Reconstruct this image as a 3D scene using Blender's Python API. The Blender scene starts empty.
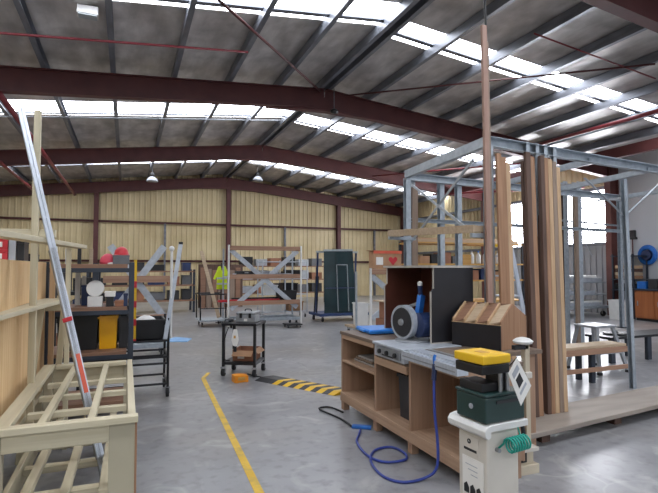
import bpy, bmesh, math, random
from mathutils import Vector, Matrix
random.seed(7)
PI = math.pi
S = bpy.context.scene
C = S.collection

# ------------------------------------------------------------------ helpers
def lin(h):
    h = h.lstrip('#')
    out = []
    for k in (0, 2, 4):
        c = int(h[k:k+2], 16) / 255
        out.append(c / 12.92 if c <= .04045 else ((c + .055) / 1.055) ** 2.4)
    return (*out, 1)

def mat(name, c1, c2=None, rough=.6, metal=0, scale=(6, 6, 6), detail=4, contrast=(.3, .7), bump=0, spec=.5, c3=None, s3=(2, 2, 2)):
    m = bpy.data.materials.new(name); m.use_nodes = True
    nt = m.node_tree; b = nt.nodes['Principled BSDF']
    b.inputs['Roughness'].default_value = rough
    b.inputs['Metallic'].default_value = metal
    b.inputs['Specular IOR Level'].default_value = spec
    c2 = c2 or c1
    tc = nt.nodes.new('ShaderNodeTexCoord')
    mp = nt.nodes.new('ShaderNodeMapping'); mp.inputs['Scale'].default_value = scale
    nt.links.new(tc.outputs['Object'], mp.inputs['Vector'])
    nz = nt.nodes.new('ShaderNodeTexNoise'); nz.inputs['Scale'].default_value = 1; nz.inputs['Detail'].default_value = detail
    nt.links.new(mp.outputs['Vector'], nz.inputs['Vector'])
    cr = nt.nodes.new('ShaderNodeValToRGB')
    cr.color_ramp.elements[0].position = contrast[0]; cr.color_ramp.elements[0].color = lin(c1)
    cr.color_ramp.elements[1].position = contrast[1]; cr.color_ramp.elements[1].color = lin(c2)
    nt.links.new(nz.outputs['Fac'], cr.inputs['Fac'])
    col = cr.outputs['Color']
    if c3:
        mp2 = nt.nodes.new('ShaderNodeMapping'); mp2.inputs['Scale'].default_value = s3
        nt.links.new(tc.outputs['Object'], mp2.inputs['Vector'])
        n2 = nt.nodes.new('ShaderNodeTexNoise'); n2.inputs['Scale'].default_value = 1; n2.inputs['Detail'].default_value = 5
        nt.links.new(mp2.outputs['Vector'], n2.inputs['Vector'])
        r2 = nt.nodes.new('ShaderNodeValToRGB')
        r2.color_ramp.elements[0].position = .48; r2.color_ramp.elements[0].color = (0, 0, 0, 1)
        r2.color_ramp.elements[1].position = .68; r2.color_ramp.elements[1].color = (.6, .6, .6, 1)
        nt.links.new(n2.outputs['Fac'], r2.inputs['Fac'])
        mx = nt.nodes.new('ShaderNodeMix'); mx.data_type = 'RGBA'
        nt.links.new(r2.outputs['Color'], mx.inputs[0])
        nt.links.new(col, mx.inputs[6]); mx.inputs[7].default_value = lin(c3)
        col = mx.outputs[2]
    nt.links.new(col, b.inputs['Base Color'])
    if bump:
        bp = nt.nodes.new('ShaderNodeBump'); bp.inputs['Strength'].default_value = bump; bp.inputs['Distance'].default_value = .02
        nt.links.new(nz.outputs['Fac'], bp.inputs['Height']); nt.links.new(bp.outputs['Normal'], b.inputs['Normal'])
    return m

def wood(name, c1, c2, axis='z', rough=.6):
    sc = {'x': (1.2, 30, 30), 'y': (30, 1.2, 30), 'z': (30, 30, 1.2)}[axis]
    return mat(name, c1, c2, rough, 0, sc, 5, (.3, .72), .05)

def emis(name, col, strength):
    m = bpy.data.materials.new(name); m.use_nodes = True
    b = m.node_tree.nodes['Principled BSDF']
    b.inputs['Base Color'].default_value = lin(col)
    b.inputs['Emission Color'].default_value = lin(col)
    b.inputs['Emission Strength'].default_value = strength
    return m

ROOT = {}
def frame_of(o):
    while o is not None:
        if o.name in ROOT: return ROOT[o.name]
        o = o.parent
    return Matrix.Identity(4)

class MB:
    def __init__(s): s.bm = bmesh.new()
    def _faces(s, vs, faces):
        v = [s.bm.verts.new(p) for p in vs]
        for f in faces:
            try: s.bm.faces.new([v[i] for i in f])
            except ValueError: pass
        return v
    def bx(s, x0, x1, y0, y1, z0, z1):
        vs = [(x0,y0,z0),(x1,y0,z0),(x1,y1,z0),(x0,y1,z0),(x0,y0,z1),(x1,y0,z1),(x1,y1,z1),(x0,y1,z1)]
        s._faces(vs, [(0,3,2,1),(4,5,6,7),(0,1,5,4),(1,2,6,5),(2,3,7,6),(3,0,4,7)]); return s
    def box(s, c, d, rot=None):
        M = Matrix.Translation(c)
        if rot is not None: M = M @ (rot if isinstance(rot, Matrix) else Matrix.Rotation(rot, 4, 'Z'))
        a, b, e = d[0]/2, d[1]/2, d[2]/2
        vs = [M @ Vector(p) for p in [(-a,-b,-e),(a,-b,-e),(a,b,-e),(-a,b,-e),(-a,-b,e),(a,-b,e),(a,b,e),(-a,b,e)]]
        s._faces(vs, [(0,3,2,1),(4,5,6,7),(0,1,5,4),(1,2,6,5),(2,3,7,6),(3,0,4,7)]); return s
    def _basis(s, p0, p1, up):
        p0, p1 = Vector(p0), Vector(p1); d = (p1-p0).normalized(); u = Vector(up)
        if abs(d.dot(u.normalized())) > .98: u = Vector((0,1,0)) if abs(d.y) < .9 else Vector((1,0,0))
        sd = d.cross(u).normalized(); u = sd.cross(d).normalized()
        return p0, p1, d, sd, u
    def ext(s, p0, p1, prof, up=(0,0,1)):          # sweep a closed 2-d outline (side, up) from p0 to p1
        p0, p1, d, sd, u = s._basis(p0, p1, up); n = len(prof)
        a = [p0 + sd*x + u*y for x, y in prof]; b = [p1 + sd*x + u*y for x, y in prof]
        s._faces(a+b, [tuple(range(n))[::-1], tuple(range(n, 2*n))] + [(i,(i+1)%n,n+(i+1)%n,n+i) for i in range(n)]); return s
    def bar(s, p0, p1, w, h, up=(0,0,1)):
        return s.ext(p0, p1, [(-w/2,-h/2),(w/2,-h/2),(w/2,h/2),(-w/2,h/2)], up)
    def cch(s, p0, p1, w, h, t=.006, up=(0,0,1)):
        a, b = w/2, h/2
        return s.ext(p0, p1, [(-a,-b),(a,-b),(a,-b+t),(-a+t,-b+t),(-a+t,b-t),(a,b-t),(a,b),(-a,b)], up)
    def ibeam(s, p0, p1, w, h, tf=.014, tw=.01, up=(0,0,1)):
        a, b, c = w/2, h/2, tw/2
        return s.ext(p0, p1, [(-a,-b),(a,-b),(a,-b+tf),(c,-b+tf),(c,b-tf),(a,b-tf),(a,b),(-a,b),(-a,b-tf),(-c,b-tf),(-c,-b+tf),(-a,-b+tf)], up)
    def tube(s, p0, p1, r, n=12, r1=None):
        r1 = r if r1 is None else r1
        p0, p1, d, sd, u = s._basis(p0, p1, (0,0,1))
        cs = [(math.cos(2*PI*i/n), math.sin(2*PI*i/n)) for i in range(n)]
        a = [p0 + sd*x*r + u*y*r for x, y in cs]; b = [p1 + sd*x*r1 + u*y*r1 for x, y in cs]
        s._faces(a+b, [tuple(range(n))[::-1], tuple(range(n,2*n))] + [(i,(i+1)%n,n+(i+1)%n,n+i) for i in range(n)]); return s
    def path(s, pts, r, n=8, smooth=4):
        P = [Vector(p) for p in pts]
        if smooth:
            Q = []
            for i in range(len(P)-1):
                a = P[max(i-1,0)]; b = P[i]; c = P[i+1]; d = P[min(i+2,len(P)-1)]
                for k in range(smooth):
                    t = k/smooth
                    Q.append(.5*((2*b)+(-a+c)*t+(2*a-5*b+4*c-d)*t*t+(-a+3*b-3*c+d)*t**3))
            Q.append(P[-1]); P = Q
        rings = []; up = Vector((0,0,1))
        for i, p in enumerate(P):
            d = (P[min(i+1,len(P)-1)] - P[max(i-1,0)]).normalized()
            if i == 0: sd = d.cross(up) if abs(d.z) < .95 else d.cross(Vector((1,0,0)))
            else: sd = sd - d*sd.dot(d)
            sd.normalize(); u = sd.cross(d)
            rings.append([s.bm.verts.new(p + sd*math.cos(2*PI*k/n)*r + u*math.sin(2*PI*k/n)*r) for k in range(n)])
        for a, b in zip(rings, rings[1:]):
            for k in range(n): s.bm.faces.new((a[k], a[(k+1)%n], b[(k+1)%n], b[k]))
        s.bm.faces.new(rings[0][::-1]); s.bm.faces.new(rings[-1]); return s
    def lathe(s, prof, c=(0,0,0), n=24, rot=None):
        M = Matrix.Translation(c)
        if rot is not None: M = M @ rot
        rings = []
        for r, z in prof:
            rings.append([s.bm.verts.new(M @ Vector((max(r,1e-4)*math.cos(2*PI*k/n), max(r,1e-4)*math.sin(2*PI*k/n), z))) for k in range(n)])
        for a, b in zip(rings, rings[1:]):
            for k in range(n): s.bm.faces.new((a[k], a[(k+1)%n], b[(k+1)%n], b[k]))
        s.bm.faces.new(rings[0][::-1]); s.bm.faces.new(rings[-1]); return s
    def prism(s, poly, axis, d0, d1):              # outline in the other two axes, swept along axis
        f = {'x': lambda a, b, d: (d, a, b), 'y': lambda a, b, d: (a, d, b), 'z': lambda a, b, d: (a, b, d)}[axis]
        n = len(poly)
        s._faces([f(a,b,d0) for a,b in poly]+[f(a,b,d1) for a,b in poly], [tuple(range(n))[::-1], tuple(range(n,2*n))] + [(i,(i+1)%n,n+(i+1)%n,n+i) for i in range(n)]); return s
    def build(s, name, m, parent=None, bevel=0, local=False, smooth=False):
        bm = s.bm
        if parent is not None and not local: bm.transform(frame_of(parent).inverted())
        bmesh.ops.recalc_face_normals(bm, faces=bm.faces)
        me = bpy.data.meshes.new(name); bm.to_mesh(me); bm.free()
        o = bpy.data.objects.new(name, me); C.objects.link(o)
        me.materials.append(m)
        if parent is not None: o.parent = parent
        if smooth:
            for p in me.polygons: p.use_smooth = True
        if bevel:
            b = o.modifiers.new('edge', 'BEVEL'); b.width = bevel; b.segments = 2; b.limit_method = 'ANGLE'; b.angle_limit = math.radians(40)
        return o

def tag(o, label, cat, group=None, kind=None):
    o['label'] = label; o['category'] = cat
    if group: o['group'] = group
    if kind: o['kind'] = kind
    return o
def thing(name, label, cat, loc=(0,0,0), rz=0, group=None):
    o = bpy.data.objects.new(name, None); C.objects.link(o); o.empty_display_size = .1
    o.location = loc; o.rotation_euler = (0,0,rz)
    ROOT[o.name] = Matrix.Translation(loc) @ Matrix.Rotation(rz, 4, 'Z')
    return tag(o, label, cat, group)
def struct(name, mb, m, bevel=0, smooth=False):
    o = mb.build(name, m, None, bevel, smooth=smooth); o['kind'] = 'structure'; return o
def dup(root, loc, rz, label, group=None):
    r = root.copy(); C.objects.link(r); r.location = loc; r.rotation_euler = (0,0,rz); r['label'] = label
    if group: r['group'] = group
    for ch in list(root.children):
        c = ch.copy(); C.objects.link(c); c.parent = r
        for g in ch.children:
            d = g.copy(); C.objects.link(d); d.parent = c
    return r
def one(name, mb, m, label, cat, group=None, bevel=0, smooth=False):
    return tag(mb.build(name, m, None, bevel, smooth=smooth), label, cat, group)

# ------------------------------------------------------------------ materials
M = dict(
    floor = mat('concrete', '#77777a', '#98989b', .3, 0, (.9,.9,.9), 10, (.3,.72), .015, .5, '#7f776d', (.35,.6,1)),
    cream_wall = mat('cream_sheeting', '#c2b088', '#d0c09b', .5, 0, (.4,.4,1.2), 4, c3='#a8956f', s3=(.8,.8,.25)),
    grey_wall = mat('grey_sheeting', '#8e9093', '#a2a4a6', .5, 0, (.5,.5,.5)),
    white_wall = mat('white_panel', '#b9bcc2', '#c8cbd0', .6, 0, (.6,.6,.6)),
    foil = mat('roof_foil', '#a5a19e', '#d2cecb', .42, .2, (3.5,1.2,3.5), 9, (.32,.68), .9, .5, '#8b8683', (1.5,1.5,1.5)),
    purlin = mat('galv_dark', '#62656d', '#7d818a', .4, .35, (8,2,8)),
    maroon = mat('red_oxide', '#4e2627', '#5c2f2e', .55, 0, (3,3,3)),
    maroon_lt = mat('column_paint', '#5d3531', '#6b423c', .55, 0, (3,3,3)),
    redpipe = mat('red_pipe', '#6f232a', '#822e37', .45, 0, (3,3,3)),
    sky = emis('translucent_sheet', '#f4f8ff', 10.5),
    opening = emis('daylight_sheet', '#f6f8ff', 26.0),
    galv = mat('galvanised', '#98a1aa', '#b0b8c0', .38, .4, (14,14,14), 3),
    galv_lt = mat('galvanised_bright', '#a6acb5', '#bcc2cb', .4, .25, (14,14,14), 3),
    alu = mat('aluminium', '#b9c0cb', '#ccd2dc', .32, .45, (30,30,3), 3),
    alu_d = mat('aluminium_dull', '#8c8f94', '#a5a8ac', .4, .5, (10,10,10), 3),
    black = mat('black_plastic', '#141416', '#1c1c20', .45),
    blacksteel = mat('black_steel', '#17181b', '#232429', .4, .2),
    bluegrey = mat('bluegrey_steel', '#2b313c', '#363d49', .45, .2),
    rubber = mat('rubber', '#17171a', '#222226', .7),
    hub = mat('wheel_hub', '#7b3038', '#8c3a40', .5),
    cream = wood('cream_timber_y', '#b8ae93', '#cbc2a8', 'y'),
    creamx = wood('cream_timber_x', '#b8ae93', '#cbc2a8', 'x'),
    creamz = wood('cream_timber_z', '#b8ae93', '#cbc2a8', 'z'),
    creamleg = mat('cream_board', '#a49c86', '#aea690', .55, 0, (3,3,3)),
    ply = wood('ply_face', '#d6ae7a', '#e8c898', 'z', .55),
    plyedge = wood('ply_edge', '#c09a66', '#d8b47e', 'y'),
    benchply = wood('bench_ply', '#957660', '#ab8a72', 'z', .6),
    benchplyy = wood('bench_ply_long', '#9d7f68', '#b5967c', 'y', .6),
    benchtop = wood('bench_top', '#67574b', '#7d6c5f', 'y', .5),
    banding = mat('edge_band', '#a7a098', '#b6b0a8', .5),
    redbrown = mat('hood_inside', '#512c22', '#63382b', .5, 0, (4,4,4)),
    blackmel = mat('black_board', '#131217', '#1a181e', .5),
    brownboard = wood('brown_board', '#7c5c49', '#94705a', 'x'),
    rail = wood('trolley_rail', '#94705a', '#ae8a72', 'x'),
    oak = wood('oak_length', '#8a664a', '#a78063', 'z'),
    pine = wood('pine_length', '#a98a68', '#c2a382', 'z'),
    walnut = wood('walnut_length', '#4c372d', '#644a3e', 'z'),
    greywood = wood('grey_length', '#7a675a', '#94806f', 'z'),
    pinkwood = wood('pink_length', '#8f6f62', '#a98a7c', 'z'),
    palebrd = wood('pale_board', '#a8937a', '#bda88e', 'x'),
    steelbase = mat('weathered_plank', '#837970', '#978c82', .6, 0, (1.5,8,8), 5),
    blue = mat('blue_plastic', '#2264b4', '#2e74c8', .35),
    bluefolder = mat('blue_folder', '#2f83dd', '#3c92ea', .35),
    bluehose = mat('blue_hose', '#27377f', '#32459a', .4),
    navy = mat('navy_plastic', '#1d2a4d', '#26365e', .4),
    teal = mat('teal_hose', '#159081', '#20a896', .35),
    whitep = mat('white_paint', '#d2d2d0', '#dededc', .4),
    machine = mat('machine_cream', '#c3bdb4', '#cfc9bf', .42, 0, (5,5,5)),
    machine2 = mat('machine_cream_dark', '#b9ad97', '#c6baa5', .45, 0, (5,5,5)),
    darkgreen = mat('dark_green_paint', '#1e3433', '#263f3d', .3),
    yellow = mat('yellow_paint', '#d4a80f', '#e2b821', .4),
    yellowbin = mat('yellow_bin', '#e0a002', '#eeb010', .35),
    hivis = mat('hivis_cloth', '#c8e01c', '#d8ee30', .7),
    orange = mat('orange_paint', '#d8820c', '#e89522', .5),
    orangest = mat('orange_sticker', '#c8543a', '#d8644a', .5),
    red = mat('red_plastic', '#b3202c', '#c42c38', .4),
    pinkred = mat('pink_red_cloth', '#c03a50', '#d04a5e', .6),
    card = mat('cardboard', '#a0795a', '#b48c6a', .7, 0, (5,5,5)),
    cardred = mat('brown_carton', '#8c5f47', '#9c6c52', .7, 0, (5,5,5)),
    paper = mat('paper', '#dedcd8', '#e8e6e2', .7),
    ink = mat('dark_ink', '#1c1c1e', '#26262a', .7),
    glass = mat('dark_green_glass', '#12272b', '#1c383c', .12, 0, (2,2,2)),
    glassfr = mat('pale_frame', '#9aa3a8', '#b0b8bc', .4, .2),
    bluebase = mat('blue_trolley_paint', '#22365e', '#2b4270', .45),
    lineyel = mat('floor_yellow', '#c79f26', '#d8b23a', .6, 0, (5,5,5), 6, c3='#9a8a55', s3=(9,9,9)),
    tapeblue = mat('blue_film', '#6f9fd0', '#86b2dd', .4),
    grey = mat('grey_bin', '#5a5c60', '#66686c', .5),
    greybox = mat('grey_plastic', '#9a9ea6', '#aeb2ba', .5),
    bindark = mat('charcoal_bin', '#26262a', '#323236', .5),
    stone = mat('offcut_grey', '#8b8783', '#9c9894', .6),
    ochre = wood('ochre_board', '#b98b45', '#caa05c', 'x'),
    cabinet = wood('orange_cabinet', '#96552c', '#ab6738', 'z'),
    steel = mat('bare_steel', '#a9abb0', '#bfc1c6', .3, .7),
    guard = mat('saw_guard', '#3f4247', '#54585e', .35, .3),
)

def worn_concrete(m):
    nt = m.node_tree; b = nt.nodes['Principled BSDF']; L = nt.links
    src = b.inputs['Base Color'].links[0].from_socket
    tc = nt.nodes.new('ShaderNodeTexCoord')
    def noise(scale, detail, lo, hi, dist=0):
        n = nt.nodes.new('ShaderNodeTexNoise'); n.inputs['Scale'].default_value = scale; n.inputs['Detail'].default_value = detail; n.inputs['Distortion'].default_value = dist
        L.new(tc.outputs['Object'], n.inputs['Vector'])
        r = nt.nodes.new('ShaderNodeMapRange'); r.inputs['From Min'].default_value = lo; r.inputs['From Max'].default_value = hi
        L.new(n.outputs['Fac'], r.inputs['Value']); return r.outputs['Result']
    def over(col, fac, c, amt):
        k = nt.nodes.new('ShaderNodeMath'); k.operation = 'MULTIPLY'; k.inputs[1].default_value = amt; L.new(fac, k.inputs[0])
        mx = nt.nodes.new('ShaderNodeMix'); mx.data_type = 'RGBA'; L.new(k.outputs[0], mx.inputs[0]); L.new(col, mx.inputs[6]); mx.inputs[7].default_value = lin(c); return mx.outputs[2]
    col = over(src, noise(9, 8, .5, .72), '#5f5e5e', .55)
    col = over(col, noise(2.2, 10, .56, .7, 1.5), '#b3b2b0', .55)
    v = nt.nodes.new('ShaderNodeTexVoronoi'); v.feature = 'DISTANCE_TO_EDGE'; v.inputs['Scale'].default_value = .28
    nz = nt.nodes.new('ShaderNodeTexNoise'); nz.inputs['Scale'].default_value = 1.5; L.new(tc.outputs['Object'], nz.inputs['Vector'])
    ad = nt.nodes.new('ShaderNodeMix'); ad.data_type = 'RGBA'; ad.blend_type = 'ADD'; ad.inputs[0].default_value = .6
    L.new(tc.outputs['Object'], ad.inputs[6]); L.new(nz.outputs['Color'], ad.inputs[7]); L.new(ad.outputs[2], v.inputs['Vector'])
    r = nt.nodes.new('ShaderNodeMapRange'); r.inputs['From Min'].default_value = .004; r.inputs['From Max'].default_value = 0; L.new(v.outputs['Distance'], r.inputs['Value'])
    col = over(col, r.outputs['Result'], '#b4b3b0', .25)
    L.new(col, b.inputs['Base Color'])
worn_concrete(M['floor'])

# ------------------------------------------------------------------ the building
XR, XL, YB, YF = 15.6, -6.1, 25.8, -7.0
RX, RZ, SL = 4.75, 6.5, .105
def roof(x): return RZ - SL*abs(x-RX)

struct('floor', MB().bx(XL-.1, XR+.1, YF, YB+.2, -.2, 0), M['floor'])

def corrugated(fixed, a0, a1, zlo, zhi, axis, pitch=.25, dep=.035, thick=.03, sgn=1):
    mb = MB(); n = int(round((a1-a0)/pitch)); prev = None
    prof = []
    for i in range(n):
        a = a0 + i*(a1-a0)/n; p = (a1-a0)/n
        prof += [(a, 0), (a+.62*p, 0), (a+.7*p, dep), (a+.92*p, dep)]
    prof.append((a1, 0))
    f = (lambda a, d, z: (a, fixed - sgn*d, z)) if axis == 'x' else (lambda a, d, z: (fixed - sgn*d, a, z))
    for a, d in prof:
        lo, hi = (zlo(a) if callable(zlo) else zlo), (zhi(a) if callable(zhi) else zhi)
        cur = [mb.bm.verts.new(f(a, d, lo)), mb.bm.verts.new(f(a, d, hi)), mb.bm.verts.new(f(a, -thick, lo)), mb.bm.verts.new(f(a, -thick, hi))]
        if prev:
            mb.bm.faces.new((prev[0], cur[0], cur[1], prev[1])); mb.bm.faces.new((prev[2], prev[3], cur[3], cur[2]))
            mb.bm.faces.new((prev[1], cur[1], cur[3], prev[3])); mb.bm.faces.new((prev[0], prev[2], cur[2], cur[0]))
        else: mb.bm.faces.new((cur[0], cur[1], cur[3], cur[2]))
        prev = cur
    mb.bm.faces.new((prev[0], prev[2], prev[3], prev[1]))
    return mb
struct('wall_back', corrugated(YB, XL, XR, 0, lambda x: roof(x)+.02, 'x'), M['cream_wall'])
struct('wall_left', corrugated(XL, YF, YB, 0, roof(XL)+.02, 'y', sgn=-1), M['cream_wall'])
eave = roof(XR)
struct('wall_right_rear', corrugated(XR, 17.5, YB, 0, eave+.02, 'y'), M['cream_wall'])
struct('wall_right_low', corrugated(XR, 12.1, 17.5, 0, 2.45, 'y'), M['grey_wall'])
struct('wall_right_head', corrugated(XR, 12.1, 17.5, 4.42, eave+.02, 'y'), M['cream_wall'])
struct('wall_right', MB().bx(XR, XR+.15, YF, 12.1, 0, eave), M['white_wall'])
struct('wall_right_panel', MB().bx(XR-.05, XR+.0, 8.5, 11.68, 0, 4.25), M['white_wall'])
struct('window_1', MB().bx(XR+.04, XR+.08, 12.1, 17.5, 2.45, 4.42), M['opening'])
for k, y in enumerate((13.6, 15.2, 16.6)):
    struct('window_post', MB().bx(XR-.04, XR+.03, y-.03, y+.03, 2.45, 4.42), M['galv'])

# skylight strips run across the roof; everything else is foil lined
strips = [(-5.0,-3.8), (1.2,2.4), (7.75,8.65), (14.0,15.25), (21.4,22.5)]  # first two strips are out of view, added as extra light
strips_r = [(-5.0,-3.8), (1.2,2.4), (8.25,9.0), (14.55,15.55), (21.4,22.35)]  # again the first two are unseen glowing strips added for light
def roofslab(y0, y1, xa, xb, t=.04, z=0):
    return MB().prism([(xa, roof(xa)+z), (xb, roof(xb)+z), (xb, roof(xb)+z+t), (xa, roof(xa)+z+t)], 'y', y0, y1)
for xa, xb, ss in ((XL-.1, RX, strips), (RX, XR+.1, strips_r)):
    ys = [YF] + [v for s in ss for v in s] + [YB+.1]
    for i in range(0, len(ys), 2):
        struct('ceiling', roofslab(ys[i], ys[i+1], xa, xb), M['foil'])
n = 2
for xa, xb, ss in ((XL, RX-.12, strips), (RX+.12, XR, strips_r)):
    for y0, y1 in ss:
        struct('window_%d' % n, roofslab(y0, y1, xa, xb, .03, .01), M['sky']); n += 1
        struct('window_trim', roofslab(y1-.32, y1-.2, xa, xb, .03, -.04), M['purlin'])
struct('ceiling_ridge', MB().bx(RX-.14, RX+.14, YF, YB, RZ-.03, RZ+.03), M['foil'])

# purlins along the building, one beam each
pur = [RX - .12, RX + .12] + [RX + s*k*1.27 for s in (-1, 1) for k in range(1, 9)]
for x in pur:
    if XL+.1 < x < XR-.1:
        z = roof(x)
        struct('roof_beam', MB().cch((x, YF, z-.11), (x, YB, z-.11), .095, .2, .01), M['purlin'])
# portal frames: rafters, haunches, columns
def portal(y, yl=0):
    w, h = .2, .5
    for s in (-1, 1):
        xe = XL+.25 if s < 0 else XR-.25
        ye = y + (yl if s < 0 else 0)
        def p(x, dz=0): return (x, y + (ye-y)*(x-RX)/(xe-RX), roof(x) - .21 - h/2 + dz)
        struct('roof_beam', MB().ibeam(p(RX), p(xe), w, h, .02, .014), M['maroon'])
        mb = MB(); x1 = RX + s*1.6
        mb.prism([(RX, roof(RX)-.21-h), (x1, roof(x1)-.21-h), (RX, roof(RX)-.21-h-.1)], 'y', y-.09, y+.09)
        struct('roof_beam_haunch', mb, M['maroon'])
        struct('column', MB().ibeam((xe, ye, 0), (xe, ye, roof(xe)-.22), .22, .42, .02, .014, up=(1,0,0)), M['maroon_lt'])
for y, yl in ((-1.5,0), (5.2,-.5), (11.9,-.95), (18.3,.4), (YB-.25,0)): portal(y, yl)
# back wall posts, girts
for x in (-1.35, 4.86, 11.08):
    struct('column', MB().ibeam((x, YB-.2, 0), (x, YB-.2, roof(x)-.7), .2, .26, .02, .014, up=(0,1,0)), M['maroon'])
for x in (1.75, 7.95, 13.4):
    struct('column', MB().bar((x, YB-.12, 0), (x, YB-.12, 3.8), .09, .12, up=(0,1,0)), M['purlin'])
for z in (1.95, 3.83):
    struct('wall_trim', MB().cch((XL, YB-.1, z), (XR, YB-.1, z), .08, .1, .008), M['maroon'])
for z in (2.45, 4.42):
    struct('wall_trim', MB().cch((XR-.08, 12.1, z), (XR-.08, YB, z), .1, .12, .01), M['purlin'])
struct('roof_beam', MB().bar((13.3, 11.9, 4.98), (13.3, 5.2, 4.98), .16, .3), M['maroon'])
struct('roof_beam', MB().bar((13.3, 18.3, 4.98), (13.3, 11.9, 4.98), .16, .3), M['maroon'])
# yellow line painted on the floor
struct('floor_marking', MB().prism([(.86,3.2),(.925,3.2),(1.09,7.40),(1.03,7.40)], 'z', .0005, .003), M['lineyel'])
struct('floor_marking', MB().prism([(1.03,7.40),(1.09,7.40),(1.22,7.75),(1.17,7.77)], 'z', .0005, .003), M['lineyel'])

# pipes and rods under the roof
def pipe(pts, r, label, m='redpipe', cat='pipe', name='sprinkler_pipe', smooth=0):
    return one(name, MB().path(pts, r, 10, smooth), M[m], label, cat, 'pipes and rods under the roof', smooth=True)
pipe([(-5.8,9.2,5.02),(2.15,9.45,5.85)], .022, 'thin red pipe running across the roof in front of the nearest full rafter')
pipe([(11.1,11.9,5.22),(11.3,5.4,5.2)], .05, 'thick red pipe running lengthwise above the grey timber rack')
pipe([(-2.3,11.0,4.93),(-2.25,25.3,4.97)], .055, 'longer red pipe running back to the cream wall above the ladder')
pipe([(-3.6,11.0,4.80),(-3.6,25.3,4.82)], .055, 'dark red pipe running back near the roof edge, lower and further out than its twin')
pipe([(1.05,7.5,5.85),(4.6,11.8,6.2)], .026, 'thin maroon brace rod slanting up to the rafter apex', 'maroon', name='brace_rod', cat='rod')
pipe([(6.93, 6.87, 5.95), (10.28, 6.89, 5.6)], .016, 'thin red brace rod crossing the roof beyond the tall moulding', name='brace_rod', cat='rod')
pipe([(5.25, 11.69, 6.13), (9.68, 6.48, 5.66)], .02, 'dark thin rod slanting across the roof past the tall moulding', 'maroon', name='brace_rod', cat='rod')
pipe([(12.1,17.8,4.75),(14.9,12.6,4.45)], .04, 'red brace strut beyond the grey rack under the far roof edge', name='brace_rod', cat='rod')
pipe([(9.4,18.2,5.42),(12.6,12.2,5.1)], .03, 'red strut crossing behind the top corner of the grey rack', name='brace_rod', cat='rod')
pipe([(-5.9,13.9,4.95),(4.3,14.05,6.02)], .018, 'pale conduit running across the roof below the second skylight strip', 'galv_lt', 'conduit', 'conduit')

# lamps hung from the roof
def bay_lamp(label, x, y, z, top):
    t = thing('pendant_lamp', label, 'lamp', (x, y, z), 0, 'high bay lamps')
    MB().lathe([(.24,0),(.25,.02),(.17,.14),(.09,.2),(.06,.21)], (0,0,0), 20).build('lamp_shade', M['greybox'], t, local=True, smooth=True)
    MB().lathe([(.07,.2),(.08,.22),(.08,.36),(.03,.4)], (0,0,0), 14).build('ballast_housing', M['black'], t, local=True, smooth=True)
    MB().tube((0,0,.38), (0,0,top-z), .01, 6).build('drop_rod', M['purlin'], t, local=True)
    return t
bay_lamp('bell shaped high bay lamp hanging before the cream wall beyond the black crates', .97, 22.4, 5.32, roof(.97))
bay_lamp('bell shaped high bay lamp hanging near the ridge post of the cream wall', 5.65, 22.6, 5.7, roof(5.65))
t = thing('camera_dome', 'small dark lamp hanging under the apex of the nearest full rafter', 'lamp', (4.9, 11.6, 5.58))
MB().lathe([(.02,-.0),(.09,.02),(.11,.07),(.06,.12)], n=16).build('lamp_shade', M['black'], t, local=True, smooth=True)
MB().tube((0,0,.11), (0,0,.85), .012, 6).build('drop_rod', M['purlin'], t, local=True)
t.name = 'small_pendant_lamp'
t = thing('roof_light_box', 'small pale square light box fixed under the roof above the ladder', 'light', (-.66, 8.95, 5.78))
MB().bx(-.16,.16,-.1,.1,0,.14).build('housing', M['whitep'], t, .01, local=True)
MB().bx(-.14,.14,-.085,.085,-.015,.0).build('diffuser', M['glassfr'], t, local=True)


# ------------------------------------------------------------------ small shared builders
def caster(parent, x, y, r=.055, w=.03, z0=0, hubm='hub', top=None):
    # swivel fork with a wheel as its sub-part; local coordinates
    top = top if top is not None else z0 + 2*r + .03
    f = MB().bx(x-w/2-.012, x+w/2+.012, y-.03, y+.03, top-.012, top)
    f.bx(x-w/2-.012, x-w/2-.006, y-.018, y+.018, z0+r-.01, top-.012)
    f.bx(x+w/2+.006, x+w/2+.012, y-.018, y+.018, z0+r-.01, top-.012)
    fo = f.build('caster', M['alu_d'], parent, local=True)
    R = Matrix.Rotation(PI/2, 4, 'Y')
    MB().lathe([(r*.55,-w/2),(r*.97,-w/2),(r,-w/2+.004),(r,w/2-.004),(r*.97,w/2),(r*.55,w/2)], (x,y,z0+r), 18, R).build('wheel', M['rubber'], fo, local=True, smooth=False)
    return fo

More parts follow.
